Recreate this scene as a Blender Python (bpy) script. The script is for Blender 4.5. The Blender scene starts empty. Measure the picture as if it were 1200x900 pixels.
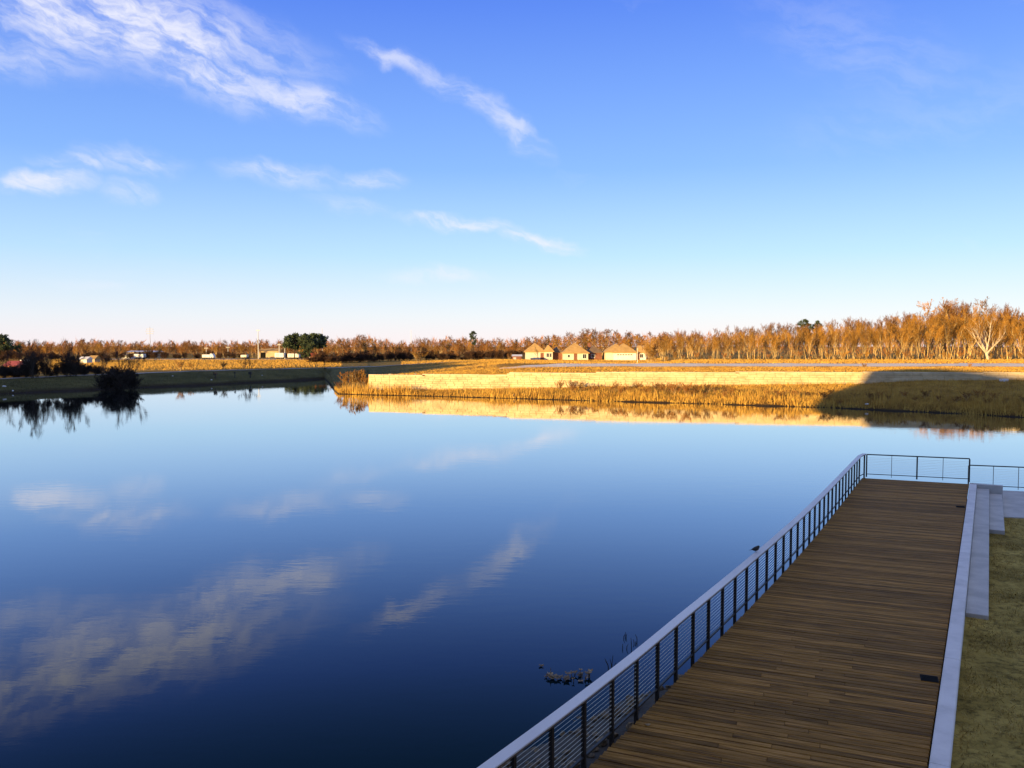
import bpy, math, random
import numpy as np
from mathutils import Vector, Matrix

SC = bpy.context.scene
COL = SC.collection
R = math.radians
random.seed(7)
NP = np.random.default_rng(7)

# ------------------------------------------------------------------ camera
CAM_Z = 7.2
F_PX = 970.0                      # focal length in pixels of a 1200 px wide frame
PITCH = math.atan(50.0 / F_PX)
cam_d = bpy.data.cameras.new('camera')
cam = bpy.data.objects.new('camera', cam_d)
COL.objects.link(cam)
cam_d.sensor_width = 36.0
cam_d.lens = F_PX / 1200.0 * 36.0
cam_d.clip_start = 0.1
cam_d.clip_end = 9000
cam.location = (0, 0, CAM_Z)
cam.rotation_euler = (R(90) - PITCH, 0, 0)
SC.camera = cam

# ------------------------------------------------------------------ light
SUN_AZ = 40.0                     # the light travels 40 degrees to the right of straight ahead
SUN_EL = 5.5
sd = bpy.data.lights.new('sun', 'SUN')
sd.energy = 5.0
sd.angle = R(0.55)
sd.color = (1.0, 0.66, 0.24)
sun = bpy.data.objects.new('sun', sd)
COL.objects.link(sun)
ldir = Vector((math.sin(R(SUN_AZ)) * math.cos(R(SUN_EL)), math.cos(R(SUN_AZ)) * math.cos(R(SUN_EL)), -math.sin(R(SUN_EL))))
sun.rotation_euler = ldir.to_track_quat('-Z', 'Y').to_euler()
sun.location = (-60, -60, 60)

SC.view_settings.view_transform = 'Standard'
SC.view_settings.look = 'None'
SC.view_settings.gamma = 1.0
SC.view_settings.use_curve_mapping = False
SC.view_settings.exposure = 1.0


def ray(px, py):
    x = (px - 600) / F_PX
    y = -(py - 450) / F_PX
    return Vector((x, math.cos(PITCH) + y * math.sin(PITCH), -math.sin(PITCH) + y * math.cos(PITCH)))


def ground_pt(px, py, z):
    d = ray(px, py)
    t = (z - CAM_Z) / d.z
    return Vector((d.x * t, d.y * t, z))


def height_at(px, py, Y):
    d = ray(px, py)
    t = Y / d.y
    return Vector((d.x * t, Y, CAM_Z + d.z * t))


def sky_world():
    w = bpy.data.worlds.new('World')
    SC.world = w
    w.use_nodes = True
    nt = w.node_tree
    N, L = nt.nodes, nt.links
    N.clear()
    out = N.new('ShaderNodeOutputWorld')
    bg = N.new('ShaderNodeBackground')
    bg.inputs['Strength'].default_value = 0.15
    L.new(bg.outputs[0], out.inputs[0])
    sky = N.new('ShaderNodeTexSky')
    sky.sky_type = 'NISHITA'
    sky.sun_disc = False
    sky.sun_elevation = R(SUN_EL)
    sky.sun_rotation = R(180 + SUN_AZ)
    sky.altitude = 200
    sky.air_density = 1.0
    sky.dust_density = 0.25
    sky.ozone_density = 2.2
    # cold clear winter air: the same blue-to-white fall all round, over the physical sky; zenith paled for fill light
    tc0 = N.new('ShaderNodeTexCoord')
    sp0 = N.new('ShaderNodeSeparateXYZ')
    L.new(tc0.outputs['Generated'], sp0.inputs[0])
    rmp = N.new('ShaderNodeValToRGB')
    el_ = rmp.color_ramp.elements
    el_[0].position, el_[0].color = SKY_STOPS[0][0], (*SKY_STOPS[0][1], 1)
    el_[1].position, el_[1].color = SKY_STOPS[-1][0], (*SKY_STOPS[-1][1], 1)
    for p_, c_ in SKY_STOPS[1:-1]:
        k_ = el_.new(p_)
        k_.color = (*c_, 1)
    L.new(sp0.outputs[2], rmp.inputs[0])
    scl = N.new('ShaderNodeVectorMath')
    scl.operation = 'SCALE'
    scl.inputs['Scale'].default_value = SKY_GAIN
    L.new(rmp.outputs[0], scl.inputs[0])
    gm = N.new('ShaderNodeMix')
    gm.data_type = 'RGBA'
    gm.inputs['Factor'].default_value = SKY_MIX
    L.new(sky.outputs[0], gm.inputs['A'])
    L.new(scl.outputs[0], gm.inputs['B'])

    def math_n(op, a, b=None, clamp=False):
        n = N.new('ShaderNodeMath')
        n.operation = op
        n.use_clamp = clamp
        for i, v in enumerate((a, b)):
            if v is None:
                continue
            if isinstance(v, (int, float)):
                n.inputs[i].default_value = v
            else:
                L.new(v, n.inputs[i])
        return n.outputs[0]

    def vmath(op, a, b=None, scale=None):
        n = N.new('ShaderNodeVectorMath')
        n.operation = op
        L.new(a, n.inputs[0])
        if b is not None:
            if isinstance(b, tuple):
                n.inputs[1].default_value = b
            else:
                L.new(b, n.inputs[1])
        if scale is not None:
            n.inputs['Scale'].default_value = scale
        return n

    tc = N.new('ShaderNodeTexCoord')
    sep = N.new('ShaderNodeSeparateXYZ')
    L.new(tc.outputs['Generated'], sep.inputs[0])
    az = math_n('ARCTAN2', sep.outputs[0], sep.outputs[1])
    el = math_n('ARCSINE', sep.outputs[2])
    cmb = N.new('ShaderNodeCombineXYZ')
    L.new(az, cmb.inputs[0])
    L.new(el, cmb.inputs[1])

    def noise(vec, scale, detail, rough=0.55):
        n = N.new('ShaderNodeTexNoise')
        n.inputs['Scale'].default_value = scale
        n.inputs['Detail'].default_value = detail
        n.inputs['Roughness'].default_value = rough
        L.new(vec, n.inputs['Vector'])
        return n
    base = cmb.outputs[0]
    wn = noise(base, 9.0, 4)
    warp = vmath('SUBTRACT', wn.outputs['Color'], (0.5, 0.5, 0.5))
    warp = vmath('MULTIPLY', warp.outputs[0], (0.07, 0.040, 0.0))
    V = vmath('ADD', base, warp.outputs[0]).outputs[0]
    wn2 = noise(base, 34.0, 4)
    w2 = vmath('SUBTRACT', wn2.outputs['Color'], (0.5, 0.5, 0.5))
    w2 = vmath('MULTIPLY', w2.outputs[0], (0.034, 0.016, 0.0))
    V = vmath('ADD', V, w2.outputs[0]).outputs[0]

    # px, py, half length, half width, slope (down to the right), strength
    clouds = [(90, 8, 250, 52, .12, 1.15), (215, 60, 120, 36, .38, 1.2), (20, 60, 90, 26, .05, .55),
              (345, 112, 100, 24, .24, .85), (265, 90, 60, 18, .2, .6),
              (465, 68, 62, 11, .42, .66), (520, 98, 66, 14, .60, .55), (560, 122, 60, 17, .75, .58), (598, 150, 56, 19, .8, .66),
              (50, 214, 50, 13, -.12, .95), (82, 192, 34, 9, .05, .7), (152, 188, 58, 17, 0, .55), (145, 224, 34, 14, .05, .5),
              (335, 206, 76, 17, .1, .62), (432, 215, 44, 13, -.1, .5), (412, 245, 44, 13, .2, .3),
              (535, 264, 78, 11, .06, 1.0), (628, 284, 60, 11, .22, .95), (515, 323, 64, 10, .03, .6), (110, 332, 40, 7, .1, .25),
              (1010, 55, 170, 50, .55, .16), (1120, 130, 220, 40, -.1, .10)]
    total = None
    for (px, py, hl, hw, sl, st) in clouds:
        d = ray(px, py).normalized()
        ca, ce = math.atan2(d.x, d.y), math.asin(d.z)
        s = vmath('SUBTRACT', V, (ca, ce, 0)).outputs[0]
        rot = N.new('ShaderNodeVectorRotate')
        rot.rotation_type = 'Z_AXIS'
        rot.inputs['Angle'].default_value = math.atan(sl)
        L.new(s, rot.inputs['Vector'])
        sc = vmath('MULTIPLY', rot.outputs[0], (F_PX / hl, F_PX / hw, 0)).outputs[0]
        ln = vmath('LENGTH', sc).outputs['Value']
        mr = N.new('ShaderNodeMapRange')
        mr.interpolation_type = 'SMOOTHSTEP'
        mr.inputs['From Min'].default_value = 1.25
        mr.inputs['From Max'].default_value = 0.1
        mr.inputs['To Min'].default_value = 0
        mr.inputs['To Max'].default_value = st
        L.new(ln, mr.inputs['Value'])
        total = mr.outputs[0] if total is None else math_n('MAXIMUM', total, mr.outputs[0])
    # the same thin cirrus goes on all round the sky
    st = vmath('MULTIPLY', V, (1.0, 3.2, 1.0)).outputs[0]
    gen = noise(st, 2.3, 6, 0.6)
    gm1 = N.new('ShaderNodeMapRange')
    gm1.inputs['From Min'].default_value = 0.60
    gm1.inputs['From Max'].default_value = 0.80
    gm1.inputs['To Max'].default_value = 0.35
    L.new(gen.outputs['Fac'], gm1.inputs['Value'])
    total = math_n('MAXIMUM', total, gm1.outputs[0])
    rotw = N.new('ShaderNodeVectorRotate')
    rotw.rotation_type = 'Z_AXIS'
    rotw.inputs['Angle'].default_value = 0.30
    L.new(V, rotw.inputs['Vector'])
    st2 = vmath('MULTIPLY', rotw.outputs[0], (1.0, 3.0, 1.0)).outputs[0]
    wisp = noise(st2, 17.0, 9, 0.60)
    wm = N.new('ShaderNodeMapRange')
    wm.interpolation_type = 'SMOOTHSTEP'
    wm.inputs['From Min'].default_value = 0.34
    wm.inputs['From Max'].default_value = 0.66
    wm.inputs['To Min'].default_value = 0.12
    L.new(wisp.outputs['Fac'], wm.inputs['Value'])
    alpha = math_n('MULTIPLY', total, wm.outputs[0], clamp=True)
    alpha = math_n('MULTIPLY', alpha, 0.86)
    mix = N.new('ShaderNodeMix')
    mix.data_type = 'RGBA'
    L.new(alpha, mix.inputs['Factor'])
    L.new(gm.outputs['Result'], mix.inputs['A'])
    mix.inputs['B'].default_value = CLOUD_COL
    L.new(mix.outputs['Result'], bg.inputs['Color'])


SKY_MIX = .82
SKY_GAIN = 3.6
SKY_STOPS = [(0, (.92, .87, .97)), (.03, (.80, .86, 1.0)), (.10, (.48, .72, 1.0)), (.20, (.23, .45, 1.0)), (.37, (.085, .215, .90)), (.47, (.050, .165, .50)), (.72, (.27, .32, .60)), (1, (.42, .44, .64))]  # last stops, overhead and out of view, paled to whiten the fill light
CLOUD_COL = (3.1, 3.1, 3.4, 1)
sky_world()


# ------------------------------------------------------------------ materials
def mat(name, c1, c2=None, scale=1.0, rough=0.8, bump=0.0, bump_scale=None, stretch=(1, 1, 1), metal=0.0, detail=6,
        coords='Object', rand=0.0, spec=0.5, c3=None, rot=0.0, contrast=(0.35, 0.65), translucent=0.0):
    m = bpy.data.materials.new(name)
    m.use_nodes = True
    nt = m.node_tree
    N, L = nt.nodes, nt.links
    b = N['Principled BSDF']
    b.inputs['Roughness'].default_value = rough
    b.inputs['Metallic'].default_value = metal
    b.inputs['Specular IOR Level'].default_value = spec
    if c2 is None:
        c2 = tuple(v * 0.75 for v in c1)
    tc = N.new('ShaderNodeTexCoord')
    mp = N.new('ShaderNodeMapping')
    mp.inputs['Scale'].default_value = stretch
    mp.inputs['Rotation'].default_value = (0, 0, rot)
    L.new(tc.outputs[coords], mp.inputs['Vector'])
    vec = mp.outputs[0]
    if rand > 0:
        oi = N.new('ShaderNodeObjectInfo')
        mul = N.new('ShaderNodeMath')
        mul.operation = 'MULTIPLY'
        mul.inputs[1].default_value = 57.0
        L.new(oi.outputs['Random'], mul.inputs[0])
        ad = N.new('ShaderNodeVectorMath')
        ad.operation = 'ADD'
        L.new(vec, ad.inputs[0])
        L.new(mul.outputs[0], ad.inputs[1])
        vec = ad.outputs[0]
    n = N.new('ShaderNodeTexNoise')
    n.inputs['Scale'].default_value = scale
    n.inputs['Detail'].default_value = detail
    n.inputs['Roughness'].default_value = 0.62
    L.new(vec, n.inputs['Vector'])
    cr = N.new('ShaderNodeValToRGB')
    e = cr.color_ramp.elements
    e[0].position, e[1].position = contrast
    e[0].color = (*c2, 1)
    e[1].color = (*c1, 1)
    if c3 is not None:
        k = e.new(sum(contrast) / 2)
        k.color = (*c3, 1)
    L.new(n.outputs['Fac'], cr.inputs['Fac'])
    colr = cr.outputs['Color']
    if rand > 0:
        mr = N.new('ShaderNodeMapRange')
        mr.inputs['To Min'].default_value = 1 - rand
        mr.inputs['To Max'].default_value = 1 + rand * 0.8
        L.new(oi.outputs['Random'], mr.inputs['Value'])
        vm = N.new('ShaderNodeVectorMath')
        vm.operation = 'SCALE'
        L.new(colr, vm.inputs[0])
        L.new(mr.outputs[0], vm.inputs['Scale'])
        colr = vm.outputs[0]
    L.new(colr, b.inputs['Base Color'])
    if bump > 0:
        bn = N.new('ShaderNodeTexNoise')
        bn.inputs['Scale'].default_value = bump_scale or scale * 4
        bn.inputs['Detail'].default_value = 5
        L.new(vec, bn.inputs['Vector'])
        bp = N.new('ShaderNodeBump')
        bp.inputs['Strength'].default_value = min(bump, 1.0)
        bp.inputs['Distance'].default_value = 0.02 if bump <= 1 else 0.02 * bump
        L.new(bn.outputs['Fac'], bp.inputs['Height'])
        L.new(bp.outputs[0], b.inputs['Normal'])
    if translucent > 0:
        b.inputs['Subsurface Weight'].default_value = 0.0
    return m


M = {}
M['plank'] = mat('weathered_deck_wood', (.40, .205, .056), (.125, .060, .017), 2.2, .62, .5, 9, (0.6, 11, 4), rand=.42, c3=(.275, .135, .024), spec=.08)
M['beam'] = mat('dark_timber', (.06, .04, .025), (.03, .02, .012), 3, .8)
M['bronze'] = mat('dark_bronze_paint', (.022, .019, .017), (.014, .012, .011), 8, .45, spec=.4)
M['cap'] = mat('weathered_rail_cap', (.88, .83, .77), (.68, .63, .58), 3.0, .5, .2, 30, (1, 1, 1), coords='Generated', c3=(.80, .75, .69))
M['cap_edge'] = mat('rail_cap_wood_edge', (.20, .12, .07), (.13, .08, .045), 6, .7)
M['cable'] = mat('stainless_cable', (.52, .47, .40), (.4, .36, .30), 5, .4, metal=.8)
M['concrete'] = mat('pale_concrete', (.84, .79, .72), (.66, .62, .56), 1.6, .75, .35, 40, c3=(.77, .72, .66), detail=9)
M['concrete2'] = mat('greyer_concrete', (.62, .58, .50), (.46, .43, .37), 1.3, .75, .35, 40, c3=(.55, .51, .44), detail=9)
M['black'] = mat('black_metal_and_bay_shade', (.012, .012, .012), (.008, .008, .008), 10, .8, spec=.1)
M['stone'] = mat('riprap_stone', (.24, .17, .085), (.06, .042, .022), 3.0, .85, .8, 9, rand=.35)
M['mud'] = mat('dark_wet_shore', (.055, .045, .03), (.02, .016, .012), 2.0, .9, .8, 9)
M['dead'] = mat('dead_lily_leaf', (.40, .29, .15), (.10, .06, .03), 14, .7, rand=.5)
M['darkstem'] = mat('dark_wet_stem', (.035, .028, .022), (.02, .015, .012), 9, .6)
M['bird'] = mat('dark_feathers', (.035, .03, .028), (.02, .017, .016), 20, .7)
M['bark'] = mat('grey_tan_bark', (.62, .45, .21), (.32, .22, .09), 2.2, .85, .5, 9, rand=.35)
M['barkpale'] = mat('pale_sycamore_bark', (.68, .58, .46), (.40, .32, .24), 2.2, .8, .4, 9)
M['barkdark'] = mat('dark_and_shaded_bark', (.07, .05, .036), (.035, .025, .018), 2.5, .9)  # evergreen bark; on left-bank trees its darkness stands in for shade
M['twig'] = mat('orange_brown_twigs', (.46, .235, .024), (.23, .105, .011), .9, .85, rand=.45)
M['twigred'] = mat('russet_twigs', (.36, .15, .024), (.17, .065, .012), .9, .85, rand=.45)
M['twigdark'] = mat('dark_and_shaded_twigs', (.055, .04, .028), (.03, .022, .016), .9, .9)  # shade of the left bank is put into this twig colour
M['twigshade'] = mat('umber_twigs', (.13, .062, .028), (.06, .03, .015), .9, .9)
M['needle'] = mat('evergreen_needles', (.060, .085, .035), (.025, .045, .018), 1.2, .8, rand=.2)
M['reed'] = mat('straw_reeds', (.64, .40, .070), (.19, .09, .016), .7, .8, c3=(.50, .285, .045), coords='Object', contrast=(.28, .68))
M['blade'] = mat('dry_lawn_blades', (.54, .39, .11), (.28, .19, .045), .8, .8, coords='Object')
M['olive'] = mat('olive_bank_grass', (.19, .165, .052), (.085, .078, .024), .5, .85)
M['asphalt'] = mat('sunbleached_concrete_road', (.84, .74, .58), (.74, .64, .49), .4, .95, 5.0, 2.0)
M['paver'] = mat('new_concrete_patch', (.75, .70, .62), (.66, .60, .52), .4, .85)
M['pathm'] = mat('pale_gravel_path', (.44, .40, .35), (.32, .29, .25), .6, .9, .4, 10)
M['block'] = mat('limestone_block', (.66, .54, .33), (.44, .34, .19), .55, .85, .8, 5, (1, 1, 2.2), c3=(.57, .45, .26), detail=8)
M['coping'] = mat('limestone_coping', (.68, .57, .38), (.52, .42, .26), .8, .85, .5, 6, rand=.1)
M['cream'] = mat('cream_siding', (.72, .66, .52), (.62, .56, .44), .8, .8)
M['white'] = mat('white_paint', (.80, .79, .76), (.70, .69, .66), .8, .6)
M['brick'] = mat('red_brick', (.25, .10, .06), (.16, .06, .035), 2.2, .85)
M['shingle'] = mat('tan_shingles', (.52, .33, .11), (.40, .24, .075), 1.0, .9, .4, 8)
M['shingledk'] = mat('brown_shingles', (.20, .13, .075), (.13, .085, .05), 1.0, .9)
M['glass'] = mat('window_glass', (.03, .035, .045), (.02, .025, .03), 3, .08, spec=.8)
M['galv'] = mat('galvanised_steel', (.55, .55, .54), (.42, .42, .42), 1, .5, metal=.3)
M['pylonm'] = mat('dull_pylon_steel', (.40, .38, .36), (.30, .29, .28), 1, .6, metal=.3)
M['redroof'] = mat('red_metal_roof', (.42, .09, .05), (.30, .06, .04), 1, .6)
M['tanwall'] = mat('tan_metal_wall', (.55, .42, .25), (.45, .33, .18), .7, .7)
M['stucco'] = mat('event_hall_stucco', (.45, .42, .38), (.36, .33, .30), .7, .85)
M['tyre'] = mat('black_rubber', (.02, .02, .02), (.012, .012, .012), 4, .8)


def ground_material():
    m = bpy.data.materials.new('dry_grass_ground')
    m.use_nodes = True
    N, L = m.node_tree.nodes, m.node_tree.links
    b = N['Principled BSDF']
    b.inputs['Roughness'].default_value = .95
    b.inputs['Specular IOR Level'].default_value = .15
    tc = N.new('ShaderNodeTexCoord')

    def nz(scale, detail=7, rough=.65, stretch=None):
        n = N.new('ShaderNodeTexNoise')
        n.inputs['Scale'].default_value = scale
        n.inputs['Detail'].default_value = detail
        n.inputs['Roughness'].default_value = rough
        if stretch:
            mp = N.new('ShaderNodeMapping')
            mp.inputs['Scale'].default_value = stretch
            L.new(tc.outputs['Object'], mp.inputs[0])
            L.new(mp.outputs[0], n.inputs['Vector'])
        else:
            L.new(tc.outputs['Object'], n.inputs['Vector'])
        return n.outputs['Fac']

    def ramp(f, stops):
        r = N.new('ShaderNodeValToRGB')
        e = r.color_ramp.elements
        e[0].position, e[0].color = stops[0][0], (*stops[0][1], 1)
        e[1].position, e[1].color = stops[-1][0], (*stops[-1][1], 1)
        for p, c in stops[1:-1]:
            k = e.new(p)
            k.color = (*c, 1)
        L.new(f, r.inputs[0])
        return r.outputs[0]
    dry = ramp(nz(.35, 9), [(.3, (.24, .125, .020)), (.5, (.45, .25, .040)), (.7, (.56, .34, .060))])
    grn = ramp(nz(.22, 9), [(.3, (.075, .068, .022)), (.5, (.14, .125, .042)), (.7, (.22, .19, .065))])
    at = N.new('ShaderNodeAttribute')
    at.attribute_name = 'green'
    mx = N.new('ShaderNodeMix')
    mx.data_type = 'RGBA'
    L.new(at.outputs['Fac'], mx.inputs['Factor'])
    L.new(dry, mx.inputs['A'])
    L.new(grn, mx.inputs['B'])
    mud = N.new('ShaderNodeAttribute')
    mud.attribute_name = 'mud'
    mx2 = N.new('ShaderNodeMix')
    mx2.data_type = 'RGBA'
    L.new(mud.outputs['Fac'], mx2.inputs['Factor'])
    L.new(mx.outputs['Result'], mx2.inputs['A'])
    mx2.inputs['B'].default_value = (.045, .032, .020, 1)
    L.new(mx2.outputs['Result'], b.inputs['Base Color'])
    bp = N.new('ShaderNodeBump')
    bp.inputs['Strength'].default_value = .9
    bp.inputs['Distance'].default_value = .8
    L.new(nz(1.6, 8, .7), bp.inputs['Height'])
    L.new(bp.outputs[0], b.inputs['Normal'])
    return m


def lawn_material():
    m = bpy.data.materials.new('winter_lawn')
    m.use_nodes = True
    N, L = m.node_tree.nodes, m.node_tree.links
    b = N['Principled BSDF']
    b.inputs['Roughness'].default_value = .95
    b.inputs['Specular IOR Level'].default_value = .1
    tc = N.new('ShaderNodeTexCoord')
    n1 = N.new('ShaderNodeTexNoise')
    n1.inputs['Scale'].default_value = .9
    n1.inputs['Detail'].default_value = 10
    n1.inputs['Roughness'].default_value = .7
    L.new(tc.outputs['Object'], n1.inputs['Vector'])
    r1 = N.new('ShaderNodeValToRGB')
    e = r1.color_ramp.elements
    e[0].position, e[0].color = .30, (.13, .09, .016, 1)
    e[1].position, e[1].color = .68, (.56, .40, .10, 1)
    k = e.new(.46)
    k.color = (.36, .25, .055, 1)
    L.new(n1.outputs['Fac'], r1.inputs[0])
    n2 = N.new('ShaderNodeTexNoise')
    n2.inputs['Scale'].default_value = 5.0
    n2.inputs['Detail'].default_value = 8
    n2.inputs['Roughness'].default_value = .75
    L.new(tc.outputs['Object'], n2.inputs['Vector'])
    r2 = N.new('ShaderNodeValToRGB')
    e = r2.color_ramp.elements
    e[0].position, e[0].color = .34, (.30, .30, .28, 1)
    e[1].position, e[1].color = .52, (1, 1, 1, 1)
    L.new(n2.outputs['Fac'], r2.inputs[0])
    mx = N.new('ShaderNodeMix')
    mx.data_type = 'RGBA'
    mx.blend_type = 'MULTIPLY'
    mx.inputs['Factor'].default_value = 1
    L.new(r1.outputs[0], mx.inputs['A'])
    L.new(r2.outputs[0], mx.inputs['B'])
    L.new(mx.outputs['Result'], b.inputs['Base Color'])
    bp = N.new('ShaderNodeBump')
    bp.inputs['Strength'].default_value = 1
    bp.inputs['Distance'].default_value = .06
    L.new(n2.outputs['Fac'], bp.inputs['Height'])
    L.new(bp.outputs[0], b.inputs['Normal'])
    return m


def water_material():
    m = bpy.data.materials.new('still_lake_water')
    m.use_nodes = True
    N, L = m.node_tree.nodes, m.node_tree.links
    N.clear()
    out = N.new('ShaderNodeOutputMaterial')
    mixs = N.new('ShaderNodeMixShader')
    L.new(mixs.outputs[0], out.inputs[0])
    dif = N.new('ShaderNodeBsdfDiffuse')
    dif.inputs['Color'].default_value = (.0005, .010, .014, 1)
    glo = N.new('ShaderNodeBsdfGlossy')
    glo.inputs['Color'].default_value = (.97, .98, 1, 1)
    glo.inputs['Roughness'].default_value = .018
    # reflectance of water against skylight that is polarised: low when looking down, full at grazing angles
    lw = N.new('ShaderNodeLayerWeight')
    lw.inputs['Blend'].default_value = .5
    fr = N.new('ShaderNodeFloatCurve')
    cv = fr.mapping.curves[0]
    cv.points[0].location = (0, .02)
    cv.points[1].location = (1, 1)
    for p_ in ((.50, .028), (.56, .05), (.63, .12), (.71, .28), (.80, .54), (.895, .82)):
        cv.points.new(*p_)
    fr.mapping.update()
    L.new(lw.outputs['Facing'], fr.inputs['Value'])
    L.new(fr.outputs[0], mixs.inputs[0])
    L.new(dif.outputs[0], mixs.inputs[1])
    L.new(glo.outputs[0], mixs.inputs[2])
    tc = N.new('ShaderNodeTexCoord')
    mp = N.new('ShaderNodeMapping')
    mp.inputs['Scale'].default_value = (.6, 1.5, 1)
    L.new(tc.outputs['Object'], mp.inputs[0])
    n = N.new('ShaderNodeTexNoise')
    n.inputs['Scale'].default_value = 1.3
    n.inputs['Detail'].default_value = 4
    n.inputs['Roughness'].default_value = .55
    L.new(mp.outputs[0], n.inputs['Vector'])
    # breeze patches: ripples come and go
    n2 = N.new('ShaderNodeTexNoise')
    n2.inputs['Scale'].default_value = .045
    n2.inputs['Detail'].default_value = 3
    L.new(mp.outputs[0], n2.inputs['Vector'])
    mr = N.new('ShaderNodeMapRange')
    mr.inputs['From Min'].default_value = .4
    mr.inputs['From Max'].default_value = .65
    mr.inputs['To Min'].default_value = .25
    mr.inputs['To Max'].default_value = 1
    L.new(n2.outputs['Fac'], mr.inputs['Value'])
    ml = N.new('ShaderNodeMath')
    ml.operation = 'MULTIPLY'
    L.new(n.outputs['Fac'], ml.inputs[0])
    L.new(mr.outputs[0], ml.inputs[1])
    bp = N.new('ShaderNodeBump')
    bp.inputs['Strength'].default_value = 1
    bp.inputs['Distance'].default_value = .0042
    L.new(ml.outputs[0], bp.inputs['Height'])
    L.new(bp.outputs[0], glo.inputs['Normal'])
    return m


M['ground'] = ground_material()
M['lawn'] = lawn_material()
M['water'] = water_material()


# ------------------------------------------------------------------ helpers
class MB:
    def __init__(self):
        self.v, self.f = [], []

    def add(self, vs, fs):
        o = len(self.v)
        self.v += [tuple(p) for p in vs]
        self.f += [tuple(i + o for i in q) for q in fs]
        return self

    def box(self, c, s, rz=0.0):
        cx, cy, cz = c
        hx, hy, hz = s[0] / 2, s[1] / 2, s[2] / 2
        co, si = math.cos(rz), math.sin(rz)
        vs = []
        for z in (-hz, hz):
            for (x, y) in ((-hx, -hy), (hx, -hy), (hx, hy), (-hx, hy)):
                vs.append((cx + x * co - y * si, cy + x * si + y * co, cz + z))
        return self.add(vs, [(3, 2, 1, 0), (4, 5, 6, 7), (0, 1, 5, 4), (1, 2, 6, 5), (2, 3, 7, 6), (3, 0, 4, 7)])

    def prism(self, poly, z0, z1):
        n = len(poly)
        area = sum(poly[i][0] * poly[(i + 1) % n][1] - poly[(i + 1) % n][0] * poly[i][1] for i in range(n))
        if area < 0:
            poly = poly[::-1]
        g = lambda z, i: z[i] if isinstance(z, (list, tuple)) else z
        vs = [(p[0], p[1], g(z0, i)) for i, p in enumerate(poly)] + [(p[0], p[1], g(z1, i)) for i, p in enumerate(poly)]
        fs = [tuple(range(n - 1, -1, -1)), tuple(range(n, 2 * n))]
        fs += [(i, (i + 1) % n, n + (i + 1) % n, n + i) for i in range(n)]
        return self.add(vs, fs)

    def tube(self, path, radii, n=6, cap=True):
        path = [Vector(p) for p in path]
        if isinstance(radii, (int, float)):
            radii = [radii] * len(path)
        vs, fs = [], []
        for i, p in enumerate(path):
            t = (path[min(i + 1, len(path) - 1)] - path[max(i - 1, 0)])
            if t.length < 1e-9:
                t = Vector((0, 0, 1))
            t.normalize()
            a = Vector((0, 0, 1)) if abs(t.z) < 0.9 else Vector((1, 0, 0))
            u = t.cross(a).normalized()
            w = t.cross(u)
            for k in range(n):
                an = 2 * math.pi * k / n
                vs.append(p + (u * math.cos(an) + w * math.sin(an)) * radii[i])
        for i in range(len(path) - 1):
            for k in range(n):
                a, b2 = i * n + k, i * n + (k + 1) % n
                fs.append((a, a + n, b2 + n, b2))
        if cap:
            fs.append(tuple(range(n)))
            fs.append(tuple(range(len(path) * n - 1, (len(path) - 1) * n - 1, -1)))
        return self.add(vs, fs)

    def build(self, name, m, parent=None, smooth=False, loc=None):
        me = bpy.data.meshes.new(name)
        me.from_pydata(self.v, [], self.f)
        me.update()
        return link_mesh(name, me, m, parent, smooth, loc)


def link_mesh(name, me, m, parent=None, smooth=False, loc=None):
    if m is not None:
        me.materials.append(M[m] if isinstance(m, str) else m)
    if smooth:
        me.polygons.foreach_set('use_smooth', [True] * len(me.polygons))
    o = bpy.data.objects.new(name, me)
    COL.objects.link(o)
    if parent is not None:
        o.parent = parent
    if loc is not None:
        o.location = loc
    return o


def tris_obj(name, V, m, parent=None, quad=False):
    """V: (n,3,3) or (n,4,3) array of separate faces."""
    n, k = V.shape[0], V.shape[1]
    me = bpy.data.meshes.new(name)
    me.vertices.add(n * k)
    me.vertices.foreach_set('co', V.reshape(-1).astype(np.float32))
    me.loops.add(n * k)
    me.loops.foreach_set('vertex_index', np.arange(n * k, dtype=np.int32))
    me.polygons.add(n)
    me.polygons.foreach_set('loop_start', np.arange(0, n * k, k, dtype=np.int32))
    me.polygons.foreach_set('loop_total', np.full(n, k, dtype=np.int32))
    me.update(calc_edges=True)
    return link_mesh(name, me, m, parent)


def tag(o, label=None, cat=None, group=None, kind=None):
    if label:
        o['label'] = label
    if cat:
        o['category'] = cat
    if group:
        o['group'] = group
    if kind:
        o['kind'] = kind
    return o


def empty(name, loc=(0, 0, 0), rz=0.0):
    o = bpy.data.objects.new(name, None)
    o.empty_display_size = .2
    COL.objects.link(o)
    o.location = loc
    o.rotation_euler = (0, 0, rz)
    return o


def copy_tree(o, parent=None):
    c = o.copy()
    COL.objects.link(c)
    c.parent = parent
    for ch in list(o.children):
        copy_tree(ch, c)
    return c


def interp_table(tab, x):
    xs = [t[0] for t in tab]
    return [np.interp(x, xs, [t[k] for t in tab]) for k in range(1, len(tab[0]))]


# ------------------------------------------------------------------ terrain of the far shore
# px column (1200 px frame) -> depth of waterline, depth/height of bank foot and bank top
LEFT = [(-900, 40, 48, 1.5), (-500, 74, 82, 1.5), (-200, 100, 108, 1.5), (0, 112.5, 120.5, 1.5), (80, 120, 129, 1.6), (240, 136, 146, 1.8), (340, 150, 160, 1.7), (388, 160, 170, 1.6)]
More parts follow.
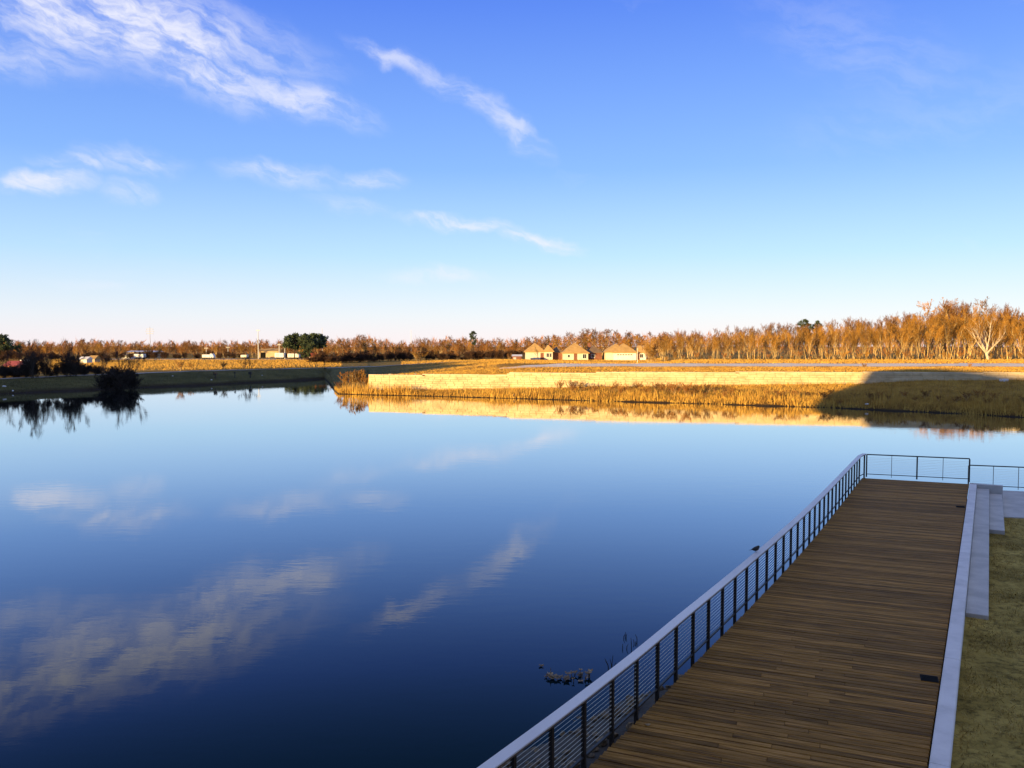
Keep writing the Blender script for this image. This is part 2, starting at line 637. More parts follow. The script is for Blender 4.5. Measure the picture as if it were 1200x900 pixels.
# waterline, wall depth, base z, top z
RIGHT = [(380, 158, 167, 1.45, 1.55), (386, 141, 150, .9, 1.0), (391, 122, 130, .4, .6), (396, 113, 119, .25, .5), (430, 111, 115.2, .32, .65), (432, 111, 115, .32, 2.6), (500, 108.5, 113, .5, 2.72), (600, 104, 110.3, .85, 3.02), (700, 99.5, 107.8, 1.25, 3.24),
         (850, 94, 105.4, 1.6, 3.34), (1000, 88, 103, 1.94, 3.43), (1100, 83, 100.3, 2.5, 3.5), (1200, 78, 97.7, 2.67, 3.57), (1400, 67, 92, 3.0, 3.6), (1700, 52, 80, 3.2, 3.6), (2300, 40, 60, 3.3, 3.6)]
WALL_STEPS = [(432, 2.60), (500, 2.74), (598, 3.06), (690, 3.22), (738, 3.26), (870, 3.36), (1010, 3.44), (1150, 3.52), (1300, 3.58), (1500, 3.6)]


def wall_top(px):
    z = WALL_STEPS[0][1]
    for p, h in WALL_STEPS:
        if px >= p:
            z = h
    return z


def far_profile(px):
    """list of (Y, z, green, mud) along a column beyond the wall/bank."""
    if px < 380:
        W, T, zt = interp_table(LEFT, px)
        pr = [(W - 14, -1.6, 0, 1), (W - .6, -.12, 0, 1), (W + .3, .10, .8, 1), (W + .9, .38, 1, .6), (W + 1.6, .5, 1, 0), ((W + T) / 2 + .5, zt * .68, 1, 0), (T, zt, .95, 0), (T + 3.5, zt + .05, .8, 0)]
        pr += [(T + 9, zt - .05, .35, 0), (T + 30, 1.75, .05, 0), (T + 60, 1.6, 0, 0), (260, 1.4, 0, 0), (330, 1.1, .1, 0), (420, 1.0, .5, 0), (700, -1.0, .5, 0), (8000, -45.0, .5, 0)]
        return pr
    W, T, zb, zt = interp_table(RIGHT, px)
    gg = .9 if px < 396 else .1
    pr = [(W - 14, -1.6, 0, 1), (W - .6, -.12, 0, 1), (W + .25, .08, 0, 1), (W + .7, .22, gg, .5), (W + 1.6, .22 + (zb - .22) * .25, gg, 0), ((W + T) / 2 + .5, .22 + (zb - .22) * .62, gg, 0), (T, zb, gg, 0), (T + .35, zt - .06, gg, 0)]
    if px < 432:
        pr += [(T + (172 - T) * .35, .5 + .9 * .35, .95, 0), (172, 1.6, 1, 0), (175.5, 1.62, .9, 0), (200, 1.6, .5, 0), (262, 1.4, .2, 0), (330, 1.6, .4, 0), (420, 1.2, .5, 0), (8000, -45.0, .5, 0)]
        return pr
    k = min(max((px - 440) / 150.0, 0), 1)       # plateau grows out of the low ground behind the wall's end
    k2 = min(max((px - 600) / 170.0, 0), 1)
    zr = 1.6 + (3.38 - 1.6) * k
    zt2 = zt if px < 432 else zt
    zh = 1.7 + 1.4 * min(max((px - 755) / 40.0, 0), 1)
    g = 1 - min(max((px - 445) / 90.0, 0), 1)
    pr += [(T + 4 + 3 * k, zt2 + (zr - zt2) * .3, g * .8, 0), (124, max(zr, 1.5), g, 0), (129.3, zr + .33 * k, g, 0), (186 + 64 * (1 - k2), zh if px > 560 else 1.5, g * .6, 0), (262, min(zh, 2.6) if px > 560 else 1.4, .2, 0),
           (330, 1.6, .4, 0), (420, 1.2, .5, 0), (8000, -45.0, .5, 0)]
    return pr


def build_ground():
    cols = list(np.arange(-900, -100, 40)) + list(np.arange(-100, 376, 4)) + list(np.arange(376, 440, 1)) + list(np.arange(440, 1240, 4)) + list(np.arange(1240, 2320, 40))
    sub = [1, 4, 2, 2, 2, 3, 3, 2, 2, 4, 4, 4, 4, 3, 4]
    vs, gr, md = [], [], []
    rows = None
    for px in cols:
        pr = far_profile(px)
        u = (px - 600) / F_PX
        col = []
        for i in range(len(pr) - 1):
            a, b = pr[i], pr[i + 1]
            for s in range(sub[i]):
                t = s / sub[i]
                col.append([a[j] + (b[j] - a[j]) * t for j in range(4)])
        col.append(list(pr[-1]))
        rows = len(col)
        for (Y, z, g, m_) in col:
            X = u * Y
            if Y < 420:
                w = .05 if z > .3 else .02
                z += w * (math.sin(X * .9 + Y * .4) + math.sin(X * .37 - Y * .8 + 1.3)) * .5
                if px < 390 or Y < 100:
                    Y += .35 * math.sin(X * .55 + 2) + .2 * math.sin(X * 1.7)
            vs.append((u * Y, Y, z))
            gr.append(g)
            md.append(m_)
    fs = []
    for c in range(len(cols) - 1):
        for r_ in range(rows - 1):
            a = c * rows + r_
            fs.append((a, a + rows, a + rows + 1, a + 1))
    me = bpy.data.meshes.new('ground')
    me.from_pydata(vs, [], fs)
    for nm, dat in (('green', gr), ('mud', md)):
        at = me.attributes.new(nm, 'FLOAT', 'POINT')
        at.data.foreach_set('value', dat)
    me.update()
    o = link_mesh('ground', me, 'ground', smooth=True)
    tag(o, 'dry winter grass of the far lake shore', None, kind='structure')
    return cols, rows, vs


from mathutils.bvhtree import BVHTree
cols_, rows_, gverts = build_ground()
gobj = bpy.data.objects['ground']
_bv = BVHTree.FromPolygons([v.co for v in gobj.data.vertices], [tuple(p.vertices) for p in gobj.data.polygons])


def gz(x, y, default=1.0):
    h = _bv.ray_cast(Vector((x, y, 60)), Vector((0, 0, -1)))
    return h[0].z if h[0] is not None else default


# water
wb = MB()
wb.add([(-420, -60, 0), (420, -60, 0), (420, 230, 0), (-420, 230, 0)], [(0, 1, 2, 3)])
tag(wb.build('water', 'water'), 'still lake mirroring the sky', None, kind='structure')


def ribbon(name, pts_front, pts_back, m, lift, label):
    """sheet that follows the ground between two polylines of (x, y)."""
    def dens(pts):
        out = []
        for a, b in zip(pts[:-1], pts[1:]):
            n = 10
            for i in range(n):
                t = i / n
                out.append((a[0] + (b[0] - a[0]) * t, a[1] + (b[1] - a[1]) * t))
        out.append(pts[-1])
        return out
    A, B = dens(pts_front), dens(pts_back)
    vs, fs = [], []
    K = 6
    for p, q in zip(A, B):
        for k in range(K):
            t = k / (K - 1)
            x, y = p[0] + (q[0] - p[0]) * t, p[1] + (q[1] - p[1]) * t
            vs.append((x, y, gz(x, y) + lift))
    for i in range(len(A) - 1):
        for k in range(K - 1):
            a = i * K + k
            fs.append((a, a + K, a + K + 1, a + 1))
    o = MB().add(vs, fs).build(name, m, smooth=True)
    return tag(o, label, None, kind='structure')


def colpt(px, Y):
    return ((px - 600) / F_PX * Y, Y)


# right-hand road and its paler slab, left-hand path, gravel yard
ribbon('road', [colpt(p, y) for p, y in [(585, 120), (620, 121.5), (660, 123.3), (740, 124.2), (900, 124.2), (1100, 124.2), (1300, 124.2), (1600, 120)]],
       [colpt(p, y) for p, y in [(585, 121.5), (620, 126), (660, 128.8), (740, 129.1), (900, 129.1), (1100, 129.1), (1300, 129.1), (1600, 128)]], 'asphalt', .06, 'pale concrete road on the bank top')
ribbon('driveway', [colpt(p, 124.0) for p in (1120, 1136, 1150)], [colpt(p, 129.2) for p in (1124, 1140, 1155)], 'paver', .10, 'bright new concrete slab crossing the road')
LP = [(-500, 84.5), (-200, 110.2), (0, 123), (80, 131.5), (240, 148.5), (340, 163), (388, 172.5), (440, 181), (500, 196), (560, 214), (600, 226)]
ribbon('path', [colpt(p, y) for p, y in LP], [colpt(p, y + 3.2) for p, y in LP], 'pathm', .06, 'pale gravel path along the shaded bank top')
ribbon('gravel_yard', [colpt(p, 262) for p in (90, 180, 260, 330, 372)], [colpt(p, 276) for p in (90, 180, 260, 330, 372)], 'pathm', .06, 'pale gravel strip behind the golden field')


# ------------------------------------------------------------------ retaining wall
def build_wall():
    root = empty('retaining_wall', (colpt(432, 115)[0], 115, 0))
    tag(root, 'long sunlit limestone block retaining wall with stepped top across the lake', 'wall')
    off = Vector(root.location)
    rng = random.Random(3)

    def wpt(px):
        W, T, zb, zt = interp_table(RIGHT, px)
        return Vector((*colpt(px, T), 0)), zb
    # walk along the wall in metres
    line = [wpt(p) for p in range(432, 1640, 2)]
    s = [0.0]
    for a, b in zip(line[:-1], line[1:]):
        s.append(s[-1] + (b[0] - a[0]).length)
    pxs = list(range(432, 1640, 2))
    total = s[-1]

    def at_s(d):
        x = np.interp(d, s, [l[0].x for l in line])
        y = np.interp(d, s, [l[0].y for l in line])
        return Vector((x, y, 0)), float(np.interp(d, s, [l[1] for l in line])), float(np.interp(d, s, pxs))
    CH = .30
    mb = MB()
    cop = []
    zc = 3.6
    d = 0.0
    for row in range(0, 14):
        d = -rng.random() * .9
        while d < total:
            L_ = rng.choice((.9, 1.1, 1.2, 1.35))
            a, b = max(d, 0), min(d + L_, total) - .03
            d += L_
            if b - a < .12:
                continue
            m_, zb, px = at_s((a + b) / 2)
            top = wall_top(px)
            z1 = top - row * CH - .12
            z0 = z1 - CH + .025
            if z1 < zb - .25:
                continue
            pa, _, _ = at_s(a)
            pb, _, _ = at_s(b)
            dr = (pb - pa).normalized()
            nrm = Vector((dr.y, -dr.x, 0))
            out = rng.uniform(0, .045) - row * -.012
            ch = .03
            f0, f1 = pa + nrm * (out + .02), pb + nrm * (out + .02)
            g0, g1 = f0 + dr * ch + nrm * .03, f1 - dr * ch + nrm * .03
            b0, b1 = pa - nrm * .3, pb - nrm * .3
            vs = [Vector((p.x, p.y, z)) - off for p, z in ((b0, z0), (b1, z0), (b1, z1), (b0, z1), (f0, z0), (f1, z0), (f1, z1), (f0, z1), (g0, z0 + ch), (g1, z0 + ch), (g1, z1 - ch), (g0, z1 - ch))]
            mb.add(vs, [(3, 2, 6, 7), (0, 4, 5, 1), (0, 3, 7, 4), (1, 5, 6, 2), (4, 8, 9, 5), (5, 9, 10, 6), (6, 10, 11, 7), (7, 11, 8, 4), (8, 11, 10, 9)])
    core = mb.build('block_courses', 'block', root)
    core['kind'] = 'stuff'
    # dark backing behind the joints
    bk = MB()
    n = 120
    for i in range(n):
        a, b = total * i / n, total * (i + 1) / n
        pa, zb, px = at_s(a)
        pb, zb2, px2 = at_s(b)
        top = wall_top((px + px2) / 2) - .13
        dr = (pb - pa).normalized()
        nrm = Vector((dr.y, -dr.x, 0))
        poly = [pa - nrm * .01 - off, pb - nrm * .01 - off, pb - nrm * .33 - off, pa - nrm * .33 - off]
        bk.prism([(p.x, p.y) for p in poly], min(zb, zb2) - .6, top)
    bk.build('backing', 'block', root)
    # coping stones, one object each
    d = 0.0
    while d < total:
        L_ = rng.uniform(1.7, 2.3)
        b = min(d + L_, total) - .025
        m_, zb, px = at_s((d + b) / 2)
        pa, _, _ = at_s(d)
        pb, _, _ = at_s(b)
        dr = (pb - pa).normalized()
        nrm = Vector((dr.y, -dr.x, 0))
        top = wall_top(px)
        poly = [pa + nrm * .09 - off, pb + nrm * .09 - off, pb - nrm * .36 - off, pa - nrm * .36 - off]
        MB().prism([(p.x, p.y) for p in poly], top - .118, top + rng.uniform(0, .02)).build('coping_stone', 'coping', root)
        d += L_


build_wall()

# ------------------------------------------------------------------ the near side: deck, rails, kerb, steps, lawn
DECK_Z = 1.0
B_ANG = R(-22)
bx, by = math.cos(B_ANG), math.sin(B_ANG)      # along a board
nx, ny = -by, bx                               # across the boards, away from the camera
EDGE = [(-4.6, 3.0), (-2.2, 6.7), (-0.2, 9.7), (0.7, 11.05), (1.28, 11.95), (1.95, 13.0), (2.55, 13.98), (3.25, 15.15), (4.2, 16.7), (5.2, 18.35), (6.1, 19.85), (7.0, 21.35), (9.7, 26.0), (16.15, 37.7)]


def chaikin(pts, n=2):
    for _ in range(n):
        out = [pts[0]]
        for a, b in zip(pts[:-1], pts[1:]):
            out.append((a[0] * .75 + b[0] * .25, a[1] * .75 + b[1] * .25))
            out.append((a[0] * .25 + b[0] * .75, a[1] * .25 + b[1] * .75))
        out.append(pts[-1])
        pts = out
    return pts


_off = []
for i_, p_ in enumerate(EDGE):
    a_, b_ = Vector(EDGE[max(i_ - 1, 0)]), Vector(EDGE[min(i_ + 1, len(EDGE) - 1)])
    t_ = (b_ - a_).normalized()
    _off.append((p_[0] - t_.y * .11, p_[1] + t_.x * .11))
EDGE = chaikin(_off, 2)
KA, KB = Vector((5.94, 11.51)), Vector((19.55, 35.1))      # kerb's left edge
kd = (KB - KA).normalized()
kn = Vector((kd.y, -kd.x))                                   # to the right of the kerb
K0 = KA - kd * 9.0


def edge_at_n(nv):
    """left edge point on the board line with offset nv."""
    for a, b in zip(EDGE[:-1], EDGE[1:]):
        na, nb = a[0] * nx + a[1] * ny, b[0] * nx + b[1] * ny
        if na <= nv <= nb:
            t = (nv - na) / (nb - na)
            return a[0] + (b[0] - a[0]) * t, a[1] + (b[1] - a[1]) * t
    return None


def kerb_at_n(nv):
    na = K0.x * nx + K0.y * ny
    t = (nv - na) / (kd.x * nx + kd.y * ny)
    return K0.x + kd.x * t, K0.y + kd.y * t


deck = empty('viewing_deck', (5.0, 18.0, DECK_Z - .3))
tag(deck, 'long brown plank viewing deck running out to the lake between cable railing and kerb', 'deck')
deck_off = Vector(deck.location)
PITCH_B = .145
n0, n1 = 7.4, 40.72
nb = int((n1 - n0) / PITCH_B)
rng = random.Random(11)
bmb = {}
for i in range(nb):
    nv = n0 + (i + .5) * PITCH_B
    e0 = edge_at_n(nv)
    k0 = kerb_at_n(nv)
    if e0 is None:
        continue
    a0, a1 = e0[0] * bx + e0[1] * by + .07 + rng.uniform(-.006, .006), k0[0] * bx + k0[1] * by - .035
    hw, c, th = PITCH_B / 2 - .0065, .006, .038
    prof = [(-hw, -th), (hw, -th), (hw, -c), (hw - c, 0), (-hw + c, 0), (-hw, -c)]
    # the nearer boards are laid in two lengths that butt over a joist
    cut = a0 + (a1 - a0) * ((.34, .62, .5)[i % 3] + rng.uniform(-.04, .04))
    runs = [(a0, cut - .004), (cut + .004, a1)] if 14 <= i < 78 else [(a0, a1)]
    for (r0_, r1_) in runs:
        Lb = r1_ - r0_
        mb = MB()
        vs = [(x, y, z) for x in (-Lb / 2, Lb / 2) for (y, z) in prof]
        fs = [tuple(range(6)), tuple(range(11, 5, -1))] + [(k, 6 + k, 6 + (k + 1) % 6, (k + 1) % 6) for k in range(6)]
        mb.add(vs, [q[::-1] for q in fs])
        ac = (r0_ + r1_) / 2
        o = mb.build('plank', 'plank', deck)
        o.location = Vector((ac * bx + nv * nx, ac * by + nv * ny, DECK_Z + rng.uniform(-.003, .003))) - deck_off
        o.rotation_euler = (rng.uniform(-.008, .008), 0, B_ANG)
# frame under the boards
fb = MB()
for off_ in (.15,):
    for a, b in zip(EDGE[:-1], EDGE[1:]):
        if b[0] * nx + b[1] * ny < n0 + .1 or a[0] * nx + a[1] * ny > n1 - .15:
            continue
        d = Vector((b[0] - a[0], b[1] - a[1])).normalized()
        q = Vector((d.y, -d.x))
        p0, p1 = Vector(a) + q * (off_ - .04), Vector(b) + q * (off_ - .04)
        fb.prism([(v.x - deck_off.x, v.y - deck_off.y) for v in (p0, p1, p1 + q * .06, p0 + q * .06)], DECK_Z - .30 - deck_off.z, DECK_Z - .045 - deck_off.z)
fb.build('edge_beam', 'beam', deck)
fb = MB()
e0, k0 = edge_at_n(n1 - .1), kerb_at_n(n1 - .1)
fb.box(((e0[0] + k0[0]) / 2 - deck_off.x, (e0[1] + k0[1]) / 2 - deck_off.y, DECK_Z - .17 - deck_off.z), (4.0, .06, .24), B_ANG)
fb.build('end_beam', 'beam', deck)
# joists: dark below the gaps
for k in range(4):
    fb = MB()
    for t in np.linspace(0, 1, 12)[:-1]:
        pass
    t = (k + .5) / 4
    p = [Vector(edge_at_n(v)).lerp(Vector(kerb_at_n(v)), t) for v in (n0 + .2, 18, 28, n1 - .2)]
    for a, b in zip(p[:-1], p[1:]):
        d = (b - a).normalized()
        q = Vector((d.y, -d.x)) * .025
        fb.prism([(v.x - deck_off.x, v.y - deck_off.y) for v in (a - q, b - q, b + q, a + q)], DECK_Z - .29 - deck_off.z, DECK_Z - .05 - deck_off.z)
    fb.build('joist', 'beam', deck)
for (nv, t) in [(12, .12), (16, .12), (20, .12), (24, .12), (28, .12), (32, .12), (36, .12), (40, .12), (40, .85), (32, .85)]:
    p = Vector(edge_at_n(nv)).lerp(Vector(kerb_at_n(nv)), t)
    MB().tube([(p.x - deck_off.x, p.y - deck_off.y, -1.6 - deck_off.z), (p.x - deck_off.x, p.y - deck_off.y, DECK_Z - .3 - deck_off.z)], .11, 10).build('pile', 'beam', deck)


def resample(pts, step):
    pts = [Vector(p) for p in pts]
    s = [0]
    for a, b in zip(pts[:-1], pts[1:]):
        s.append(s[-1] + (b - a).length)
    n = max(1, round(s[-1] / step))
    out = []
    for i in range(n + 1):
        d = s[-1] * i / n
        out.append(Vector((np.interp(d, s, [p.x for p in pts]), np.interp(d, s, [p.y for p in pts]))))
    return out


def railing(label, path, z, height, step, cap_w, post_w, thick_every=1, n_cable=11, cap_mat='cap', foot=-.22, cap_th=.045, bottom=.145, group=None, gang=()):
    path = [Vector(p) for p in path]
    root = empty('cable_railing', (path[0].x, path[0].y, z))
    tag(root, label, 'railing')
    o = Vector((path[0].x, path[0].y, 0))

    def sweep(name, w, z0, z1, m, side=0.0, bev=.004):
        mb = MB()
        n = len(path)
        rings = []
        for i, p in enumerate(path):
            t = (path[min(i + 1, n - 1)] - path[max(i - 1, 0)]).normalized()
            q = Vector((t.y, -t.x))
            ring = []
            for (du, dz) in ((-w / 2, z0), (w / 2, z0), (w / 2, z1 - bev), (w / 2 - bev, z1), (-w / 2 + bev, z1), (-w / 2, z1 - bev)):
                ring.append((p.x + q.x * (du + side) - o.x, p.y + q.y * (du + side) - o.y, dz))
            rings.append(ring)
        vs = [v for r_ in rings for v in r_]
        fs = []
        for i in range(n - 1):
            for k in range(6):
                fs.append((i * 6 + k, i * 6 + (k + 1) % 6, (i + 1) * 6 + (k + 1) % 6, (i + 1) * 6 + k))
        fs.append(tuple(range(5, -1, -1)))
        fs.append(tuple((n - 1) * 6 + k for k in range(6)))
        return mb.add(vs, fs).build(name, m, root)
    if cap_mat == 'cap':
        top = sweep('top_rail', cap_w, height - .022, height, 'cap')
        sweep('rail_edge_board', cap_w - .02, height - .055, height - .0225, 'cap_edge')
    else:
        sweep('top_rail', cap_w, height - cap_th, height, 'bronze')
    sweep('bottom_rail', .04, bottom - .018, bottom + .012, 'bronze')
    ps = resample(path, step)
    for i, p in enumerate(ps):
        j = min(i, len(ps) - 2)
        t = (ps[j + 1] - ps[j]).normalized()
        thick = (i % thick_every == 0)
        w = post_w if thick else .018
        ang = math.atan2(t.y, t.x)
        f = foot if thick else 0.02
        top_z = height - (.056 if cap_mat == 'cap' else cap_th + .001)
        po = MB().box((0, 0, (f + top_z) / 2), (w, post_w if thick else .03, top_z - f), ang).build('post', 'bronze', root)
        po.location = (p.x - o.x, p.y - o.y, 0)
        if i in gang:
            fit = MB()
            for c in range(n_cable):
                zz = bottom + .07 + (height - .12 - bottom - .07) * (c + .35) / n_cable
                for sgn in (-1, 1):
                    d0 = Vector((t.x, t.y, 0)) * (w / 2) * sgn
                    d1 = Vector((t.x, t.y, 0)) * (w / 2 + .05) * sgn
                    fit.tube([d0 + Vector((0, 0, zz)), d1 + Vector((0, 0, zz))], .012, 6)
            fit.build('cable_fitting', 'cable', po)
    for c in range(n_cable):
        zz = bottom + .07 + (height - .12 - bottom - .07) * (c + .35) / n_cable
        mb = MB()
        mb.tube([(p.x - o.x, p.y - o.y, zz) for p in ps], .0032, 5)
        mb.build('cable', 'cable', root)
    return root


rail_path = [p for p in EDGE if p[0] * nx + p[1] * ny > 6.2 and p[1] < 37.65] + [(16.15, 37.70)]
railing('cable railing with wide grey cap curving along the lake side of the deck', rail_path, DECK_Z, 1.07, .94, .18, .058, gang=(6, 7, 21))
railing('thin dark cable railing across the lake end of the deck', [(16.22, 37.62), (20.16, 36.24)], DECK_Z, 1.06, 1.05, .06, .055, thick_every=2, n_cable=10, cap_mat='bronze', foot=.004)
railing('lower dark cable railing behind the grey concrete pavement', [(20.55, 37.0), (22.45, 36.42), (30.0, 34.0)], .6, 1.06, 1.0, .05, .05, thick_every=6, n_cable=10, cap_mat='bronze', foot=.004)


def quad_strip(a, b, w, along=kd):
    """four corners of a band from a to b (2-D) and w wide to the right."""
    q = Vector((along.y, -along.x))
    return [a, b, b + q * w, a + q * w]


# kerb in cast lengths, one object per length
kerb = empty('concrete_kerb', (K0.x, K0.y, DECK_Z - .6))
tag(kerb, 'long pale concrete kerb along the landward side of the plank deck', 'kerb')
koff = Vector(kerb.location)
t = 0.0
Lk = (KB - K0).length
while t < Lk - .1:
    L_ = min(4.6, Lk - t)
    a, b = K0 + kd * t, K0 + kd * (t + L_ - .012)
    mb = MB()
    w = .27
    q = kn
    c = .018
    prof = [(0, DECK_Z - .6), (0, DECK_Z + .12 - c), (c, DECK_Z + .12), (w - c, DECK_Z + .12), (w, DECK_Z + .12 - c), (w, DECK_Z - .6)]
    vs = [(p.x + q.x * u - koff.x, p.y + q.y * u - koff.y, z - koff.z) for p in (a, b) for (u, z) in prof]
    fs = [tuple(range(6)), tuple(range(11, 5, -1))] + [(k, 6 + k, 6 + (k + 1) % 6, (k + 1) % 6) for k in range(6)]
    mb.add(vs, fs).build('kerb_length', 'concrete', kerb)
    t += L_


def band(name, label, a, b, w, z0, z1, m):
    poly = quad_strip(a, b, w)
    mb = MB()
    c = .015
    base = Vector((a.x, a.y, z0))
    mb.prism([(p.x - base.x, p.y - base.y) for p in poly], 0, z1 - z0)
    o = mb.build(name, m, loc=base)
    bv = o.modifiers.new('soft_edge', 'BEVEL')
    bv.width = c
    bv.segments = 2
    return tag(o, label, 'step')


band('concrete_step', 'long concrete step between the deck kerb and the lawn', KA + kd * 8.55 + kn * .278, KB - kd * .02 + kn * .278, .46, -.3, .96, 'concrete2')
band('concrete_step', 'short lower concrete step ending beside the lawn corner', KA + kd * 19.5 + kn * .742, KB + kn * .742, .46, -.3, .78, 'concrete2')
mb = MB()
a = KB + kn * .006 + kd * .02
mb.prism([(p.x - a.x, p.y - a.y) for p in (a, a + kd * .28, a + kd * .28 + kn * 1.22, a + kn * 1.22)], 0, 1.42)
o = mb.build('end_wall', 'concrete2', loc=(a.x, a.y, -.3))
tag(o, 'low concrete end wall closing off the steps below the railing', 'wall')

# pavement slab right of the steps
pv = empty('pavement', (24, 33.5, -.3))
tag(pv, 'grey concrete pavement behind the lawn', None, kind='structure')
Pd = Vector((1.9, -.58)).normalized()
p0 = Vector((18.30, 31.0))
w_ = 0
for k in range(5):
    a = p0 + Pd * (k * 3.0)
    b = p0 + Pd * (k * 3.0 + 2.99)
    q = Vector((-Pd.y, Pd.x))
    skew = kd * 6.35
    poly = [a, b, b + skew, a + skew]
    MB().prism([(p.x - 24, p.y - 33.5) for p in poly], 0, .90).build('slab', 'concrete2', pv)


def lawn_z(x, y):
    return min(.58 + max(31 - y, 0) * .022, 1.03) + .015 * math.sin(x * 1.3 + y) + .012 * math.sin(x * .7 - y * 1.9)


def build_lawn():
    q = []
    us = np.concatenate([np.linspace(0, 6, 31), np.linspace(7, 60, 20)])
    ts = np.linspace(-20, 30, 101)
    vs, fs = [], []
    nu = len(us)
    for t in ts:
        s0 = KA + kd * t + kn * .2
        for u in us:
            p = s0 + kn * u
            vs.append((p.x, p.y, lawn_z(p.x, p.y) if t < 29.9 else -.4))
    for i in range(len(ts) - 1):
        for j in range(nu - 1):
            a = i * nu + j
            # leave the pavement and the steps out
            c = Vector(vs[a][:2]) - Vector((18.2, 31.2))
            if c.dot(Vector((-Pd.y, Pd.x))) > -.05 and vs[a][0] > 16.8:
                continue
            fs.append((a, a + 1, a + nu + 1, a + nu))
    o = MB().add(vs, fs).build('lawn', 'lawn', smooth=True)
    tag(o, 'dry winter lawn beside the deck', None, kind='structure')
    # tufts
    n = 60000
    u = NP.uniform(0.02, 1, n) ** 1.3 * 8.0
    t = NP.uniform(-4, 23, n)
    clump = (np.sin(u * 3.1 + t * 1.7) + np.sin(u * 1.3 - t * 2.9 + 1) + NP.normal(0, .9, n)) > .2
    u, t = u[clump], t[clump]
    X = KA.x + kd.x * t + kn.x * (u + .3)
    Y = KA.y + kd.y * t + kn.y * (u + .3)
    pv_ = (X - 18.2) * (-Pd.y) + (Y - 31.2) * Pd.x
    ok = ((pv_ < -.25) | (X < 16.6)) & ~((u < .48) & (t > 8.4)) & ~((u < .98) & (t > 19.3))
    X, Y = X[ok], Y[ok]
    n = len(X)
    Z = np.array([lawn_z(a, b) for a, b in zip(X, Y)])
    P = np.stack([X, Y, Z], 1)
    an = NP.uniform(0, 2 * np.pi, n)
    ln = NP.uniform(.03, .085, n)
    wd = NP.uniform(.006, .014, n)
    side = np.stack([np.cos(an), np.sin(an), np.zeros(n)], 1)
    lean = np.stack([NP.normal(0, .7, n), NP.normal(0, .7, n), np.ones(n)], 1)
    V = np.stack([P - side * wd[:, None] - [0, 0, .01], P + side * wd[:, None] - [0, 0, .01], P + lean * ln[:, None]], 1)
    o = tris_obj('lawn_grass', V, 'blade')
    tag(o, 'short dry grass blades on the lawn beside the deck', 'grass', kind='stuff')


build_lawn()


# shore below the deck: stony slope, stones
def shore_line(nv):
    """distance left of the deck edge at which the stony slope meets the water."""
    return float(np.interp(nv, [4, 9, 12, 14.5, 17, 19, 22, 60], [3.6, 3.0, 2.3, 1.7, .9, .1, -1.5, -2.5]))


def build_shore():
    vs, fs = [], []
    ns = np.linspace(3.0, 40, 110)
    prof = [(-4.2, .55), (-3.0, .5), (-1.6, .42), (-.7, .22), (0, 0.0), (.9, -.28), (4, -1.4)]
    for nv in ns:
        e = edge_at_n(min(max(nv, 4.6), n1)) or EDGE[-1]
        for (d, z) in prof:
            dd = shore_line(nv) + d
            vs.append((e[0] - bx * dd, e[1] - by * dd, z + .05 * math.sin(nv * 2.1 + d * 3)))
    K = len(prof)
    for i in range(len(ns) - 1):
        for k in range(K - 1):
            a = i * K + k
            fs.append((a, a + 1, a + K + 1, a + K))
    o = MB().add(vs, fs).build('shore', 'mud', smooth=True)
    tag(o, 'stony slope under the deck edge', None, kind='structure')
    protos = []
    rng = random.Random(5)
    for k in range(7):
        vs = []
        import bmesh
        bm = bmesh.new()
        bmesh.ops.create_icosphere(bm, subdivisions=2, radius=1)
        sx, sy, sz = rng.uniform(.8, 1.2), rng.uniform(.6, 1.0), rng.uniform(.45, .75)
        for v in bm.verts:
            n_ = 1 + .22 * math.sin(v.co.x * 3.1 + k) * math.cos(v.co.y * 2.7 + k * 2) + .14 * math.sin(v.co.z * 5 + k * 3) + rng.uniform(-.07, .07)
            v.co = Vector((v.co.x * sx, v.co.y * sy, v.co.z * sz)) * n_
        me = bpy.data.meshes.new('riprap_stone')
        bm.to_mesh(me)
        bm.free()
        me.materials.append(M['stone'])
        protos.append(me)
    for i in range(170):
        nv = rng.uniform(9.0, 19.8)
        e = edge_at_n(nv)
        d = shore_line(nv) + rng.uniform(-1.6, .35)
        if d < -.25:
            continue
        x, y = e[0] - bx * d, e[1] - by * d
        zz = float(np.interp(d - shore_line(nv), [p[0] for p in prof], [p[1] for p in prof]))
        s_ = rng.choice((.04, .05, .06, .07, .08, .1, .13))
        o = bpy.data.objects.new('riprap_stone', protos[i % 7])
        COL.objects.link(o)
        o.location = (x, y, zz + s_ * .25)
        o.scale = (s_, s_, s_)
        o.rotation_euler = (rng.uniform(-.4, .4), rng.uniform(-.4, .4), rng.uniform(0, 6.28))
        tag(o, 'rough tan stone on the shore below the deck railing', 'stone', 'stones below the deck edge')


build_shore()

# ground behind the camera, the hall the photographer stands on
mb = MB()
mb.add([(-400, -500, .9), (500, -500, .9), (500, -1.2, .9), (-400, -1.2, .9), (-400, 3.6, -1.5), (500, 3.6, -1.5)], [(0, 1, 2, 3), (3, 2, 5, 4)])
tag(mb.build('near_ground', 'lawn'), 'ground around the lakeside hall', None, kind='structure')


